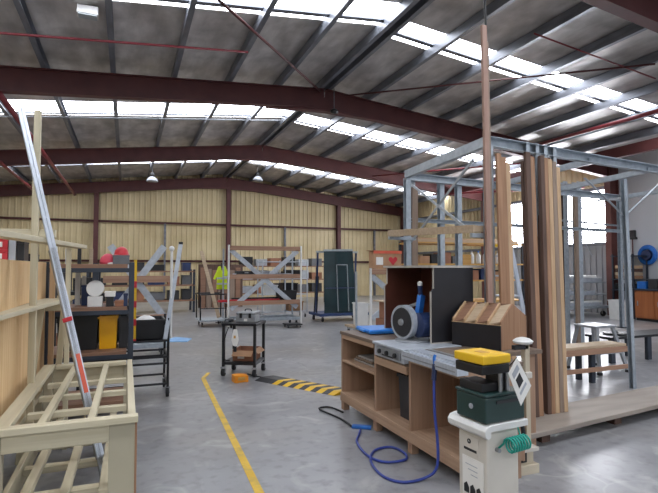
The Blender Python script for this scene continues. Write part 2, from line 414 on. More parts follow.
def open_box(x0, x1, y0, y1, z0, z1, t=.012):
    # hollow tub / carton, open at the top
    mb = MB()
    mb._faces([(x0,y0,z0),(x1,y0,z0),(x1,y1,z0),(x0,y1,z0),(x0,y0,z1),(x1,y0,z1),(x1,y1,z1),(x0,y1,z1),
               (x0+t,y0+t,z0+t),(x1-t,y0+t,z0+t),(x1-t,y1-t,z0+t),(x0+t,y1-t,z0+t),(x0+t,y0+t,z1),(x1-t,y0+t,z1),(x1-t,y1-t,z1),(x0+t,y1-t,z1)],
              [(0,3,2,1),(0,1,5,4),(1,2,6,5),(2,3,7,6),(3,0,4,7),(8,9,10,11),(8,12,13,9),(9,13,14,10),(10,14,15,11),(11,15,12,8),(4,5,13,12),(5,6,14,13),(6,7,15,14),(7,4,12,15)])
    return mb
def tub(name, label, cat, x, y, z, w, d, h, m, rz=0, group=None, rim=True):
    t = thing(name, label, cat, (x, y, z), rz, group)
    tt = .92
    mb = MB(); o = .012
    a, b, c, e = w/2*tt, d/2*tt, w/2, d/2
    mb._faces([(-a,-b,0),(a,-b,0),(a,b,0),(-a,b,0),(-c,-e,h),(c,-e,h),(c,e,h),(-c,e,h),
               (-a+o,-b+o,o),(a-o,-b+o,o),(a-o,b-o,o),(-a+o,b-o,o),(-c+o,-e+o,h),(c-o,-e+o,h),(c-o,e-o,h),(-c+o,e-o,h)],
              [(0,3,2,1),(0,1,5,4),(1,2,6,5),(2,3,7,6),(3,0,4,7),(8,9,10,11),(8,12,13,9),(9,13,14,10),(10,14,15,11),(11,15,12,8),(4,5,13,12),(5,6,14,13),(6,7,15,14),(7,4,12,15)])
    mb.build('bin_body', m, t, .004, local=True)
    if rim:
        g = 1.0
        r = MB()
        for s in (-1, 1):
            r.bx(-c-.012, c+.012, s*e-.01, s*e+.01, h-.025, h+.004)
            r.bx(s*c-.01, s*c+.01, -e-.012, e+.012, h-.025, h+.004)
        r.build('rim', m, t, local=True)
    return t

# ------------------------------------------------------------------ big slatted cream frame in the near corner
t = thing('slatted_timber_frame', 'large cream slatted timber table frame with the aluminium ladder standing inside it', 'timber frame', (-.28, 4.0, 0))
x0, x1, y0, y1, zt = -.645, .065, 3.08, 4.95, .755
def pt(name, mb, m, par=None, bevel=.003): return mb.build(name, m, par or t, bevel)
pt('side_rail', MB().bx(x1-.042, x1, y0, y1, zt-.03, zt+.004), M['cream'])
pt('side_rail', MB().bx(x0, x0+.085, y0, y1, zt-.03, zt+.004), M['cream'])
pt('end_rail', MB().bx(x0, x1+.012, y0-.045, y0+.03, zt-.028, zt+.008), M['creamx'])
pt('end_rail', MB().bx(x0+.1, x1-.05, y1-.09, y1, zt-.03, zt+.002), M['creamx'])
pt('apron', MB().bx(x0+.05, x1-.14, y0-.02, y0+.005, zt-.125, zt-.03), M['creamx'])
pt('apron', MB().bx(x0+.06, x1-.06, y1-.03, y1-.005, zt-.15, zt-.03), M['creamx'])
for i, y in enumerate((3.55, 3.98, 4.4)):
    pt('cross_slat', MB().bx(x0+.1, x1-.05, y-.03, y+.03, zt-.085, zt-.05), M['creamx'])
for xa, xb in ((-.42,-.40), (-.17,-.15)):
    pt('long_slat', MB().bar((xa-.0, y0+.03, zt-.025), (xb, y1-.09, zt-.025), .04, .04), M['cream'])
for y in (3.3, 3.75, 4.2, 4.65):
    pt('lower_cross_slat', MB().bx(x0+.05, x1-.06, y-.035, y+.035, .27, .31), M['creamx'])
for x in (-.5, -.3, -.1):
    pt('lower_long_slat', MB().bar((x, y0+.02, .335), (x+.02, y1-.02, .335), .05, .045), M['cream'])
pt('lower_rail', MB().bx(x0+.03, x0+.06, y0, y1, .22, .36), M['cream']); pt('lower_rail', MB().bx(x1-.035, x1-.008, y0+.06, y1, .24, .32), M['cream'])
pt('leg', MB().bx(x1-.14, x1-.004, y0-.02, y0+.02, 0, zt-.03), M['creamleg'])
pt('leg', MB().bx(x0+.0, x0+.06, y0-.02, y0+.05, 0, zt-.03), M['creamleg'])
pt('leg', MB().bx(x1-.07, x1-.004, y1-.05, y1, 0, zt-.03), M['creamleg'])
pt('leg', MB().bx(x0, x0+.07, y1-.05, y1, 0, zt-.03), M['creamleg'])
pt('leg_edge', MB().bx(x1-.004, x1+.008, y0-.02, y0+.05, 0, zt-.03), M['oak'])

# aluminium ladder section standing inside the frame, leaning back
p0 = Vector((-.06, 3.62, .03)); p1 = Vector((-.745, 4.2, 2.79))
t = thing('aluminium_ladder', 'long silver ladder leaning up through the cream slatted frame with orange stickers', 'ladder', (-.06, 3.36, 0))
d = (p1-p0).normalized(); side = Vector((1,.35,0)); side = (side - d*side.dot(d)).normalized(); nrm = d.cross(side)
off = side*.012
MB().cch(p0-off, p1-off, .02, .024, .005, up=nrm).build('stile', M['alu'], t)
MB().cch(p0+off, p1+off, .02, .024, .005, up=nrm).build('stile', M['alu'], t)
MB().cch(p0+nrm*.028, p0+(p1-p0)*.62+nrm*.028, .08, .03, .008, up=side).build('sliding_rail', M['alu_d'], t)
for q in range(1, 10):
    c = p0 + (p1-p0)*q/10
    MB().bar(c-off*1.0, c+off*1.0, .02, .02, up=d).build('rung', M['alu'], t)
q = p0 + (p1-p0)*.30
st = MB().bar(q-d*.11-nrm*.0142, q+d*.16-nrm*.0142,          .026, .004, up=nrm).build('warning_sticker', M['orangest'], t)
for f in (.44,):
    c = p0 + (p1-p0)*f
    MB().box(c-off-nrm*.01, (.06,.03,.03), Matrix.Rotation(-.3,4,'Y')).build('locking_clip', M['red'], t, .004)
for s in (-1, 1):
    c = p0 + off*s
    MB().bar(c-d*.03, c+d*.05, .04, .034, up=nrm).build('foot_cap', M['rubber'], t)

# cream lumber stand with two board shelves and one tall post
t = thing('lumber_stand', 'tall cream timber stand with two board shelves against the plywood stack', 'stand', (-.62, 4.4, 0))
pt('tall_post', MB().bx(-.655,-.61,4.2,4.25,0,2.78), M['creamz'])
pt('post', MB().bx(-.50,-.46,4.98,5.02,0,1.78), M['creamz'])
pt('post', MB().bx(-.665,-.62,5.3,5.35,0,1.8), M['pine'])
pt('shelf_board', MB().bar((-.76,2.9,1.795),(-.40,5.2,1.80),.11,.035), M['cream'])
pt('shelf_board', MB().bar((-.78,3.25,1.315),(-.60,5.35,1.30),.22,.03), M['cream'])
pt('shelf_board', MB().bar((-.98,3.3,1.22),(-.80,5.3,1.27),.1,.03), M['cream'])
pt('shelf_bearer', MB().bar((-1.2,4.27,1.86),(-.5,4.27,1.86),.05,.06), M['creamx'])
pt('shelf_bearer', MB().bx(-.9,-.5,5.0,5.05,1.22,1.285), M['creamx'])
pt('brace', MB().bar((-.6,5.15,0),(-.52,5.15,1.28),.05,.03), M['creamz'])
pt('brace', MB().bar((-.78,4.75,0),(-.68,4.95,1.28),.06,.03), M['creamz'])

# stack of plywood sheets on edge
for i in range(5):
    x = -.72 - i*.034
    o = one('plywood_sheet', MB().bx(x-.03, x, 2.9, 5.5-.03*i, .5, 1.655-.004*i), M['ply'], 'pale plywood sheet standing on edge, ' + ['outermost of the stack and facing the ladder', 'second from the face of the stack', 'third from the face of the stack', 'fourth from the face of the stack', 'hindmost of the stack'][i], 'plywood sheet', 'plywood sheets on edge', .002)
t = thing('sheet_bearer_bench', 'low cream bench carrying the upright plywood sheets', 'bench', (-.95,4.4,0))
pt('bench_top', MB().bx(-1.35,-.68,2.9,5.5,.455,.5), M['cream'])
for x in (-1.3,-.75):
    for y in (3.3,5.4): pt('leg', MB().bx(x-.04,x+.04,y-.04,y+.04,0,.455), M['creamz'])
# on top of the stack: red boxes, grey file box, black boxes
zt = 1.655
def carton(name, label, cat, x0,x1,y0,y1,z0,z1, m, lid=None, g=None, label_m=None):
    t = thing(name, label, cat, ((x0+x1)/2,(y0+y1)/2,z0), 0, g)
    MB().bx(x0,x1,y0,y1,z0,z1-.02).build('box_body', m, t, .004)
    MB().bx(x0-.003,x1+.003,y0-.003,y1+.003,z1-.02,z1).build('lid', lid or m, t, .003)
    if label_m: MB().bx(x0+(x1-x0)*.25, x0+(x1-x0)*.75, y0-.004, y0-.002, z0+(z1-z0)*.2, z0+(z1-z0)*.65).build('box_label', label_m, t)
    return t
carton('parts_box', 'lower red plastic box stacked on the plywood sheets', 'box', -1.0,-.855,4.5,4.75,zt,zt+.09, M['red'], None, 'boxes on the plywood', M['paper'])
carton('parts_box', 'upper red plastic box stacked on the plywood sheets', 'box', -1.0,-.855,4.5,4.75,zt+.0905,zt+.18, M['red'], None, 'boxes on the plywood', M['paper'])
carton('file_box', 'slim grey file box standing on the plywood beside the red boxes', 'box', -.85,-.80,4.5,4.75,zt,zt+.2, M['greybox'], None, 'boxes on the plywood')
carton('black_case', 'tall black case standing on the plywood stack', 'case', -.795,-.745,4.5,4.7,zt,zt+.16, M['black'], None, 'boxes on the plywood')
carton('black_case', 'low black case lying on the plywood stack nearest its edge', 'case', -.84,-.74,4.95,5.2,zt,zt+.07, M['black'], None, 'boxes on the plywood')

# ------------------------------------------------------------------ blue-grey steel shelf trolley with timber shelves
t = thing('shelf_trolley', 'steel framed shelf trolley with brown timber shelves behind the cream slatted frame', 'trolley', (-.3, 5.8, 0))
x0, x1, y0, y1 = -.74, .075, 5.5, 6.15
for x in (x0+.02, x1-.02):
    for y in (y0+.02, y1-.02):
        pt('post', MB().bx(x-.025, x+.025, y-.02, y+.02, .15, 1.66), M['bluegrey'])
for z, h in ((1.6,.04), (1.17,.035), (.72,.035), (.22,.035)):
    for y in (y0+.02, y1-.02): pt('shelf_rail', MB().bx(x0, x1, y-.015, y+.015, z-.045, z), M['bluegrey'])
    pt('shelf', MB().bx(x0, x1-.06, y0+.01, y1-.01, z, z+h), M['brownboard'])
for x in (x0+.03, x1-.03):
    for y in (y0+.05, y1-.05):
        c = caster(t, x-(-.3), y-5.8, .06, .03, 0, top=.15)
# things on it
tub('storage_bin', 'wide black storage bin on the shelf trolley beside the yellow bin', 'bin', -.45, 5.88, .756, .38, .4, .36, M['black'])
tub('storage_bin', 'bright yellow storage bin on the lower shelf of the steel trolley', 'bin', -.165, 5.88, .756, .175, .4, .34, M['yellowbin'])
tub('storage_bin', 'narrow charcoal bin between the yellow bin and the trolley post', 'bin', -.015, 5.88, .756, .09, .4, .33, M['bindark'])
t = thing('white_reel', 'white plastic reel standing on the middle shelf of the steel trolley', 'reel', (-.29, 5.62, 1.205))
R = Matrix.Rotation(PI/2, 4, 'X')
for s in (0, .09): MB().lathe([(.03,-.005),(.078,-.006),(.083,0),(.078,.006),(.03,.005)], (0,-.02+s,.185), 28, R).build('flange', M['whitep'], t, local=True)
MB().lathe([(.05,0),(.05,.09)], (0,.07,.185), 20, R).build('spool_core', M['greybox'], t, local=True, smooth=False)
MB().bx(-.07,.07,-.03,.09,0,.105).build('cradle', M['whitep'], t, .004, local=True)
for k, (x, w, h, m_, lab) in enumerate([(-.15,.07,.10,'black','small black box beside the white reel on the steel trolley'), (-.06,.08,.06,'cardred','small brown carton on the middle shelf of the steel trolley'), (.0,.04,.13,'navy','small navy box at the end of the middle trolley shelf')]):
    carton('small_box', lab, 'box', x-w/2, x+w/2, 5.56, 5.72, 1.205, 1.205+h, M[m_])
carton('small_box', 'pale flat carton lying on the small boxes of the steel trolley', 'box', -.2,-.1,5.58,5.7,1.305,1.36, M['paper'])
carton('wide_carton', 'dark teal carton behind the white reel on the steel trolley', 'box', -.43,-.36,5.8,6.05,1.205,1.42, M['bluebase'])
for i, (x, w, h) in enumerate([(-.5,.05,.62),(-.44,.045,.5)]):
    t = one('white_moulding', MB().prism([(x,5.9),(x+w,5.9),(x+w,5.915),(x+.02,5.925),(x,5.93)], 'z', 1.205, 1.205+h*.62), M['whitep'], ['wider white moulding length upright on the middle trolley shelf', 'narrower white moulding length upright on the middle trolley shelf'][i], 'moulding')
# top of the trolley
t = thing('cloth_cap', 'pink and white cloth bundle lying on top of the steel trolley', 'cloth', (-.18, 5.75, 1.64))
MB().lathe([(.10,0),(.105,.03),(.085,.075),(.045,.105),(.01,.115)], (0,0,0), 18, Matrix.Diagonal((.8,.9,1,1))).build('cloth_body', M['pinkred'], t, local=True, smooth=True)
MB().lathe([(.11,-.0),(.115,.012),(.08,.02)], (.05,-.03,.0), 18, Matrix.Diagonal((.6,.8,1,1))).build('white_brim', M['whitep'], t, local=True, smooth=True)
t = thing('hard_hat', 'red hard hat resting on a grey box on the steel trolley', 'hard hat', (-.05, 5.76, 1.735))
MB().lathe([(.085,0),(.085,.02),(.075,.055),(.045,.085),(.008,.096)], (0,0,0), 22, Matrix.Diagonal((.85,1.05,1,1))).build('shell', M['red'], t, local=True, smooth=True)
MB().lathe([(.086,0),(.1,.0),(.1,.006),(.086,.012)], (0,0,0), 22, Matrix.Diagonal((.85,1.1,1,1))).build('brim', M['red'], t, local=True)
carton('grey_case', 'grey case under the red hard hat on the steel trolley', 'case', -.13,.03,5.62,5.9,1.64,1.735, M['grey'])
# yellow level strapped to the post
t = thing('spirit_level', 'yellow spirit level with red end blocks standing against the steel trolley post', 'level', (.105, 6.49, .716))
MB().bx(.088,.122,6.475,6.505,.74,1.70).build('level_body', M['yellow'], t, .002)
for z in (1.12, 1.36, .9): MB().bx(.086,.124,6.467,6.508,z,z+.08).build('vial_block', M['red'], t, .004)
MB().bx(.086,.124,6.471,6.508,.716,.74).build('end_cap', M['red'], t)

# ------------------------------------------------------------------ black tube trolley behind it
t = thing('tube_trolley', 'black tubular trolley on casters carrying black crates beyond the steel trolley', 'trolley', (.1, 6.75, 0))
x0, x1, y0, y1 = -.5, .5, 6.5, 7.1
for x in (x0, x1):
    for y in (y0, y1): pt('upright', MB().tube((x,y,.13),(x,y,.98 if y==y0 else .98),.016), M['blacksteel'], bevel=0)
for z in (.17, .42, .50, .70):
    for y in (y0, y1): pt('rail', MB().tube((x0,y,z),(x1,y,z),.014), M['blacksteel'], bevel=0)
    for x in (x0, x1): pt('end_rail', MB().tube((x,y0,z),(x,y1,z),.014), M['blacksteel'], bevel=0)
for z in (.70,): pt('deck', MB().bx(x0+.01,x1-.01,y0+.01,y1-.01,z-.006,z+.008), M['blacksteel'])
for x in (x0, x1):
    for y in (y0+.03, y1-.03): caster(t, x-.1, y-6.75, .055, .035, 0, top=.13)
tub('black_crate', 'black plastic crate on the tube trolley at its open end', 'crate', .27, 6.8, .716, .38, .5, .24, M['black'])
tub('black_crate', 'black plastic crate on the tube trolley hidden by the yellow level', 'crate', -.17, 6.8, .716, .38, .5, .24, M['black'])
t = thing('white_bag', 'white folded plastic bag lying in the open black crate', 'bag', (.24, 6.72, .9))
mb = MB().lathe([(.02,0),(.12,.01),(.14,.03),(.09,.07),(.03,.095)], (0,0,0), 14, Matrix.Diagonal((1.1,.8,1,1))); 
for v in mb.bm.verts: v.co += Vector((random.uniform(-.01,.01), random.uniform(-.01,.01), random.uniform(-.008,.008)))
mb.build('bag_body', M['whitep'], t, local=True, smooth=True)
MB().bx(-.02,.03,-.02,.02,-.0,.03).build('bag_fold', M['paper'], t, .004, local=True)
t = thing('grey_jug', 'pale grey jug standing on the end of the tube trolley', 'jug', (.5, 6.62, .716))
MB().lathe([(.05,0),(.055,.01),(.055,.12),(.04,.16),(.02,.18),(.02,.2)], n=20).build('jug_body', M['greybox'], t, local=True, smooth=True)
MB().lathe([(.023,.2),(.023,.23),(.01,.235)], n=14).build('cap', M['black'], t, local=True)
t = thing('white_pole', 'white pole with a round ball end standing on the tube trolley', 'pole', (.53, 6.5, .716))
MB().tube((.53,6.53,.72),(.53,6.53,1.82),.017).build('shaft', M['whitep'], t)
MB().lathe([(.005,-.035),(.025,-.025),(.035,0),(.025,.025),(.005,.035)], (.53,6.53,1.845), 16).build('ball_end', M['whitep'], t, smooth=True)
t = thing('aluminium_straightedge', 'grey aluminium straightedge leaning beside the white ball ended pole', 'straightedge', (.44, 6.46, .716))
MB().cch((.46,6.47,.72),(.645,6.6,1.92),.05,.02,.004,up=(0,1,0)).build('channel', M['galv_lt'], t)
MB().box((.645,6.6,1.92),(.05,.03,.03)).build('end_plug', M['black'], t)

# ------------------------------------------------------------------ A-frame X braced lumber trolleys
def x_trolley(label, x0, x1, y0, zr, zx0, zx1, cx=None, posts=True, deck=True, dep=.75, group='X braced lumber trolleys'):
    t = thing('lumber_trolley', label, 'trolley', ((x0+x1)/2, y0+dep/2, 0), 0, group)
    q = lambda n, mb, m, b=.003: mb.build(n, m, t, b)
    if deck:
        for y in (y0+.02, y0+dep-.02): q('base_beam', MB().bar((x0,y,.2),(x1,y,.2),.06,.08), M['galv'])
        for x in (x0+.04, (x0+x1)/2, x1-.04): q('base_cross', MB().bar((x,y0+.02,.2),(x,y0+dep-.02,.2),.05,.06), M['galv'])
        for x in (x0+.1, x1-.1):
            for y in (y0+.08, y0+dep-.08): caster(t, x-(x0+x1)/2, y-y0-dep/2, .07, .035, 0, top=.16)
    if posts:
        for x in (x0, x1):
            q('upright', MB().tube((x,y0-.03,.05),(x,y0-.03,max(zr)+.08),.026,10), M['whitep'], 0)
            q('upright', MB().bar((x,y0+dep,.2),(x,y0+dep,max(zr)),.04,.04), M['galv'])
    for z in zr: q('timber_rail', MB().bx(x0-.02, x1+.02, y0-.02, y0+.02, z-.06, z+.06), M['rail'])
    zc = (zx0+zx1)/2
    q('diagonal', MB().cch((x0+.08,y0+.05,zx0),(x1-.08,y0+.05,zx1),.12,.05,.01,up=(0,-1,0)), M['galv_lt'], 0)
    q('diagonal', MB().cch((x0+.08,y0+.085,zx1),(x1-.08,y0+.085,zx0),.12,.05,.01,up=(0,-1,0)), M['galv_lt'], 0)
    for z in zr[:-1]: q('bearer_shelf', MB().bx(x0, x1, y0+.1, y0+dep-.02, z-.02, z), M['galv'])
    return t
x_trolley('X braced lumber trolley with three timber rails in the middle of the floor', 2.52, 4.55, 13.2, (.66, 1.37, 2.14), .5, 2.08)
x_trolley('X braced trolley whose silver arms show just behind the black crates', -.35, .72, 9.5, (.7, 1.40), .72, 2.0, posts=False, dep=.6)
x_trolley('X braced trolley beneath the cardboard carton marked with a red heart', 4.9, 6.3, 9.6, (1.52,), .5, 1.42, posts=True, dep=.7)
# lengths lying on the middle trolley
for i, (x, z, m_, lab) in enumerate([(0, 1.39, 'galv_lt', 'thick silver length lying on the middle bearer of the lumber trolley'), (.3, 1.39, 'white', ''),]):
    if lab: one('metal_length', MB().cch((2.7,13.5,z+.03),(4.4,13.55,z+.03),.08,.06,.006), M['galv_lt'], lab, 'metal length')
one('red_length', MB().bx(2.3,4.2,13.45,13.55,.68,.74), M['red'], 'red painted length lying on the low bearer of the lumber trolley', 'length', None, .003)
one('dark_length', MB().bx(2.7,4.3,13.62,13.72,.68,.78), M['black'], 'black length lying behind the red one on the lumber trolley', 'length', None, .003)
t = thing('tool_case', 'dark case lying on the upper bearer of the middle lumber trolley', 'case', (3.0,13.55,1.37))
MB().bx(2.8,3.3,13.4,13.75,1.37,1.52).build('case_body', M['bindark'], t, .01); MB().bx(3.0,3.1,13.38,13.4,1.46,1.49).build('handle', M['alu_d'], t)

# carton with a red heart mark
t = thing('heart_carton', 'brown cardboard carton with a red heart mark on the silver trolley', 'box', (5.4, 9.9, 1.58))
MB().bx(5.0,5.7,9.62,9.85,1.585,1.98).build('carton_body', M['card'], t, .006)
for x, a in ((5.1,-1), (5.5,1)): MB().bar((x+a*.09,9.63,1.985),(x+a*.09,9.84,1.985),.18,.008).build('flap', M['card'], t)
MB().bx(4.995,5.705,9.612,9.62,1.92,1.985).build('red_band', M['orangest'], t)
h = [(0,-.1),(.11,.02),(.1,.07),(.05,.09),(0,.05),(-.05,.09),(-.1,.07),(-.11,.02)]
MB().prism([(5.48+a,1.76+b) for a, b in h], 'y', 9.612, 9.618).build('heart_mark', M['red'], t)
MB().bx(5.06,5.23,9.612,9.618,1.67,1.84).build('shipping_label', M['paper'], t)

# ------------------------------------------------------------------ small platform cart, hi-vis vest, plank
t = thing('platform_cart', 'black tube platform cart with a hooped end beside the middle lumber trolley', 'cart', (2.2, 14.0, 0))
for y in (13.7, 14.5):
    pt('hoop', MB().path([(1.87,y,.18),(1.87,y,.82),(1.9,y,.88),(2.5,y,.88),(2.55,y,.82),(2.55,y,.18)], .02, 8, 2), M['blacksteel'], bevel=0)
pt('deck', MB().bx(1.85,2.57,13.68,14.52,.15,.19), M['galv'])
pt('hoop_bar', MB().tube((1.87,13.7,.5),(2.55,13.7,.5),.014), M['blacksteel'], bevel=0)
for x in (1.93,2.48):
    for y in (13.78,14.42): caster(t, x-2.2, y-14.0, .06, .03, 0, top=.15)
one('plank', MB().bar((2.45,14.2,.2),(2.02,14.75,2.1),.1,.03,up=(0,1,0)), M['palebrd'], 'pale plank leaning up from the black platform cart', 'plank', None, .003)
t = thing('safety_vest', 'yellow hi-vis vest hanging from a hook beside the middle lumber trolley', 'vest', (2.56, 14.62, 1.0))
mb = MB(); prof = []
outl = [(-.2,0),(.2,0),(.19,.3),(.22,.5),(.14,.66),(.06,.68),(0,.5),(-.06,.68),(-.14,.66),(-.22,.5),(-.19,.3)]
mb.prism([(2.6+a*.75, .98+b) for a, b in outl], 'y', 14.58, 14.66); mb.build('vest_body', M['hivis'], t, .015)
for z in (1.12,1.28): MB().bx(2.6-.145,2.6+.145,14.572,14.668,z,z+.045).build('reflective_band', M['galv_lt'], t)
MB().prism([(2.6+a,1.5+b) for a,b in ((-.16,0),(-.25,-.22),(-.19,-.24),(-.11,-.04))], 'y', 14.59, 14.65).build('sleeve', M['hivis'], t, .01)
MB().prism([(2.6+a,1.5+b) for a,b in ((.16,0),(.25,-.22),(.19,-.24),(.11,-.04))], 'y', 14.59, 14.65).build('sleeve', M['hivis'], t, .01)
t = thing('coat_stand', 'thin dark stand carrying the yellow hi-vis vest', 'stand', (2.6, 14.72, 0))
pt('pole', MB().tube((2.6,14.72,0.02),(2.6,14.72,1.75),.015), M['blacksteel'], bevel=0)
pt('hook', MB().path([(2.6,14.72,1.7),(2.6,14.66,1.72),(2.6,14.6,1.7)], .01), M['blacksteel'], bevel=0)
pt('base_plate', MB().lathe([(.16,0),(.16,.015),(.03,.03)], (2.6,14.72,0), 18), M['blacksteel'], bevel=0)

# ------------------------------------------------------------------ little black tool cart
L = thing('tool_cart', 'small black steel tool cart on casters with a dark top and lower shelf', 'cart', (1.36, 7.45, 0), math.radians(-31))
w, d, zt = .48, .46, .78
t = L
def lp(name, mb, m, b=.003): return mb.build(name, M[m], L, b, local=True)
lp('top_plate', MB().bx(-.03, w+.03, -.03, d+.03, zt-.035, zt), 'blacksteel')
for x in (0, w):
    for y in (0, d): lp('leg', MB().bx(x-.02,x+.02,y-.02,y+.02,.14,zt-.035), 'blacksteel')
for y in (0, d): lp('shelf_rail', MB().bx(0,w,y-.018,y+.018,.17,.21), 'blacksteel')
for x in (0, w): lp('shelf_rail', MB().bx(x-.018,x+.018,0,d,.17,.21), 'blacksteel')
lp('lower_shelf', MB().bx(.0,w,.0,d,.2,.212), 'blacksteel')
for x in (0, w):
    for y in (0, d): caster(L, x, y, .055, .045, 0, top=.14)
Mx = frame_of(L)
def wp(x, y, z): return tuple(Mx @ Vector((x, y, z)))
c = wp(.25,.24,zt)
t = thing('toolbox', 'grey metal toolbox with dark latches on top of the small black cart', 'toolbox', c, math.radians(-31))
MB().bx(-.10,.20,-.14,.14,.0,.11).build('case_body', M['alu_d'], t, .012, local=True)
MB().bx(-.10,.20,-.14,.14,.114,.16).build('lid', M['alu_d'], t, .015, local=True)
for x in (-.02,.12): MB().bx(x-.02,x+.02,-.15,-.138,.07,.14).build('latch', M['black'], t, .003, local=True)
MB().path([(.0,0,.16),(.01,0,.19),(.09,0,.19),(.1,0,.16)], .008, 8, 3).build('handle', M['black'], t, local=True)
MB().bx(.03,.08,-.146,-.139,.02,.06).build('badge', M['paper'], t, local=True)
c = wp(.02,.2,zt)
t = thing('pneumatic_gun', 'dark nail gun lying beside the grey toolbox on the black cart', 'nail gun', c, math.radians(-31))
MB().bx(-.05,.05,-.1,.06,0.0,.05).build('gun_body', M['bindark'], t, .012, local=True)
MB().bx(-.025,.025,.05,.15,.01,.045).build('grip', M['black'], t, .01, local=True)
MB().bx(-.015,.015,-.16,-.09,.005,.03).build('nose', M['alu_d'], t, .004, local=True)
MB().tube((0,.14,.028),(0,.18,.028),.012,10).build('air_fitting', M['steel'], t, local=True)
c = wp(.27,.26,.212)
t = thing('open_carton', 'open brown carton on the lower shelf of the small black cart', 'box', c, math.radians(-31))
open_box(-.15,.17,-.2,.17,.003,.17,.006).build('carton_body', M['cardred'], t, local=True)
MB().bar((-.15,-.2,.17),(-.15,.17,.17),.006,.01).build('rim_edge', M['card'], t, local=True)
MB().box((.02,-.262,.125),(.3,.12,.005),Matrix.Rotation(.6,4,'X')).build('flap', M['card'], t, local=True)
MB().box((.205,0,.14),(.09,.34,.005),Matrix.Rotation(.7,4,'Y')).build('flap', M['card'], t, local=True)
MB().bx(-.07,.03,-.206,-.2005,.04,.13).build('carton_label', M['paper'], t, local=True)
c = wp(.2,-.05,zt-.04)
t = thing('hanging_tag', 'white tapered tool pouch hanging under the top of the black cart', 'pouch', c, math.radians(-31))
MB().prism([(-.025,-.04),(.025,-.04),(.055,-.2),(.02,-.29),(-.03,-.28),(-.055,-.2)], 'y', -.03, .01).build('pouch_body', M['paper'], t, .008, local=True)
MB().bx(-.015,.015,-.036,-.03,-.17,-.13).build('buckle', M['ochre'], t, local=True)
MB().bx(-.025,.02,-.02,.005,-.37,-.28).build('tool_end', M['black'], t, .005, local=True)
MB().path([(0,0,.03),(.0,-.01,-.02),(0,-.01,-.05)], .006).build('strap', M['black'], t, local=True)
pts = [wp(.1,-.06,zt-.05), wp(.05,-.06,.6), wp(.02,-.06,.4), wp(.03,-.05,.26), wp(.09,.02,.222)]
MB().path(pts, .007, 6, 4).build('cord', M['black'], L)

# orange wedge block on the floor
t = thing('orange_stand', 'small orange step block lying on the floor beside the black cart', 'block', (1.42, 6.92, 0), math.radians(5))
MB().prism([(0,0),(.2,0),(.2,.085),(.1,.1),(.0,.1)], 'y', -.0, .15).build('block_body', M['orange'], t, .004, local=True)
MB().bx(.05,.15,-.008,.0,.03,.075).build('grip_recess', M['ochre'], t, local=True)
for x in (.02,.16): MB().bx(x,x+.03,-.012,.0,.0,.03).build('foot', M['orange'], t, local=True)

# yellow and black cable ramp
a = Vector((1.93,6.95,0)); b = Vector((2.62,5.80,0)); n_ = 7
dirv = (b-a).normalized(); rz = math.atan2(dirv.y, dirv.x); ln = (b-a).length
t = thing('cable_ramp', 'low cable ramp with slanted yellow and black stripes leading to the bench', 'cable ramp', a, rz)
hw = .18
def ramp_prof(u0, u1, skew):
    mb = MB(); P = [(-hw,.002),(-.09,.045),(.09,.045),(hw,.002)]
    A = [(u0+skew*y/hw, y, z) for y, z in P]; B = [(u1+skew*y/hw, y, z) for y, z in P]
    mb._faces(A+B, [(0,1,5,4),(1,2,6,5),(2,3,7,6),(0,4,7,3),(0,3,2,1),(4,5,6,7)]); return mb
seg = ln/(2*n_)
for i in range(2*n_):
    if i < 2: continue
    o = ramp_prof(i*seg, (i+1)*seg, .075)
    o.build('yellow_stripe' if i % 2 else 'black_stripe', M['yellow'] if i % 2 else M['bindark'], t, local=True)
ramp_prof(-.05, 2*seg, .075).build('end_ramp', M['black'], t, local=True)
one('black_cable', MB().path([(1.93,6.9,.012),(1.86,7.12,.008),(1.78,7.25,.008),(1.72,7.42,.008)], .008, 6, 4), M['black'], 'short black cable coming out of the cable ramp end', 'cable')
one('blue_film', MB().prism([(.82,11.3),(1.25,11.15),(1.4,11.6),(1.1,11.95),(.8,11.8)], 'z', .001, .012), M['tapeblue'], 'flat piece of pale blue film lying on the floor beyond the tube trolley', 'film')

# ------------------------------------------------------------------ long saw bench, three bays
t = thing('saw_bench', 'long plywood saw bench with three open bays and a silver slide along its edge', 'bench', (2.9, 4.1, 0))
bx0, bx1 = 2.3, 3.42
Ya, Yb, Yc, Yd = 5.22, 4.405, 3.755, 2.98        # bay dividers, far to near
zt = .88
pt('bench_top', MB().bx(bx0-.015, bx1, Yb-.01, Ya+.02, zt-.035, zt), M['benchtop'])
pt('bench_top', MB().prism([(bx0+.02,Yd),(2.84,Yd),(2.84,3.36),(bx1,3.36),(bx1,Yc+.01),(bx0+.02,Yc+.01)], 'z', zt-.035, zt), M['benchtop'])
pt('bench_top', MB().bx(bx0, bx1, Yc+.01, Yb-.01, .715, .75), M['benchtop'])
pt('bench_top', MB().bx(bx0+.62, bx1, Yc+.01, Yb-.01, zt-.035, zt), M['benchtop'])
for y, z in ((Ya,zt-.035),(Yb,zt-.035),(Yc,zt-.035),(Yd+.02,zt-.035)):
    pt('divider_panel', MB().bx(bx0, bx0+(.52 if y < 3.2 else .75), y-.018, y+.018, .135, z), M['benchply'])
for (y0,y1) in ((Yb,Ya),(Yc,Yb),(Yd,Yc)):
    dd = .52 if y0 < 3.2 else .75
    pt('bottom_shelf', MB().bx(bx0+.0, bx0+dd, y0+.018, y1-.018, .165, .195), M['benchplyy'])
    pt('front_rail', MB().bx(bx0-.02, bx0+.0, y0+.0, y1-.0, .10, .195), M['benchplyy'])
    pt('back_panel', MB().bx(bx0+dd, bx0+dd+.02, y0, y1, .13, .70), M['benchply'])
pt('middle_shelf', MB().bx(bx0, bx0+.74, Yb+.018, Ya-.018, .535, .56), M['benchplyy'])
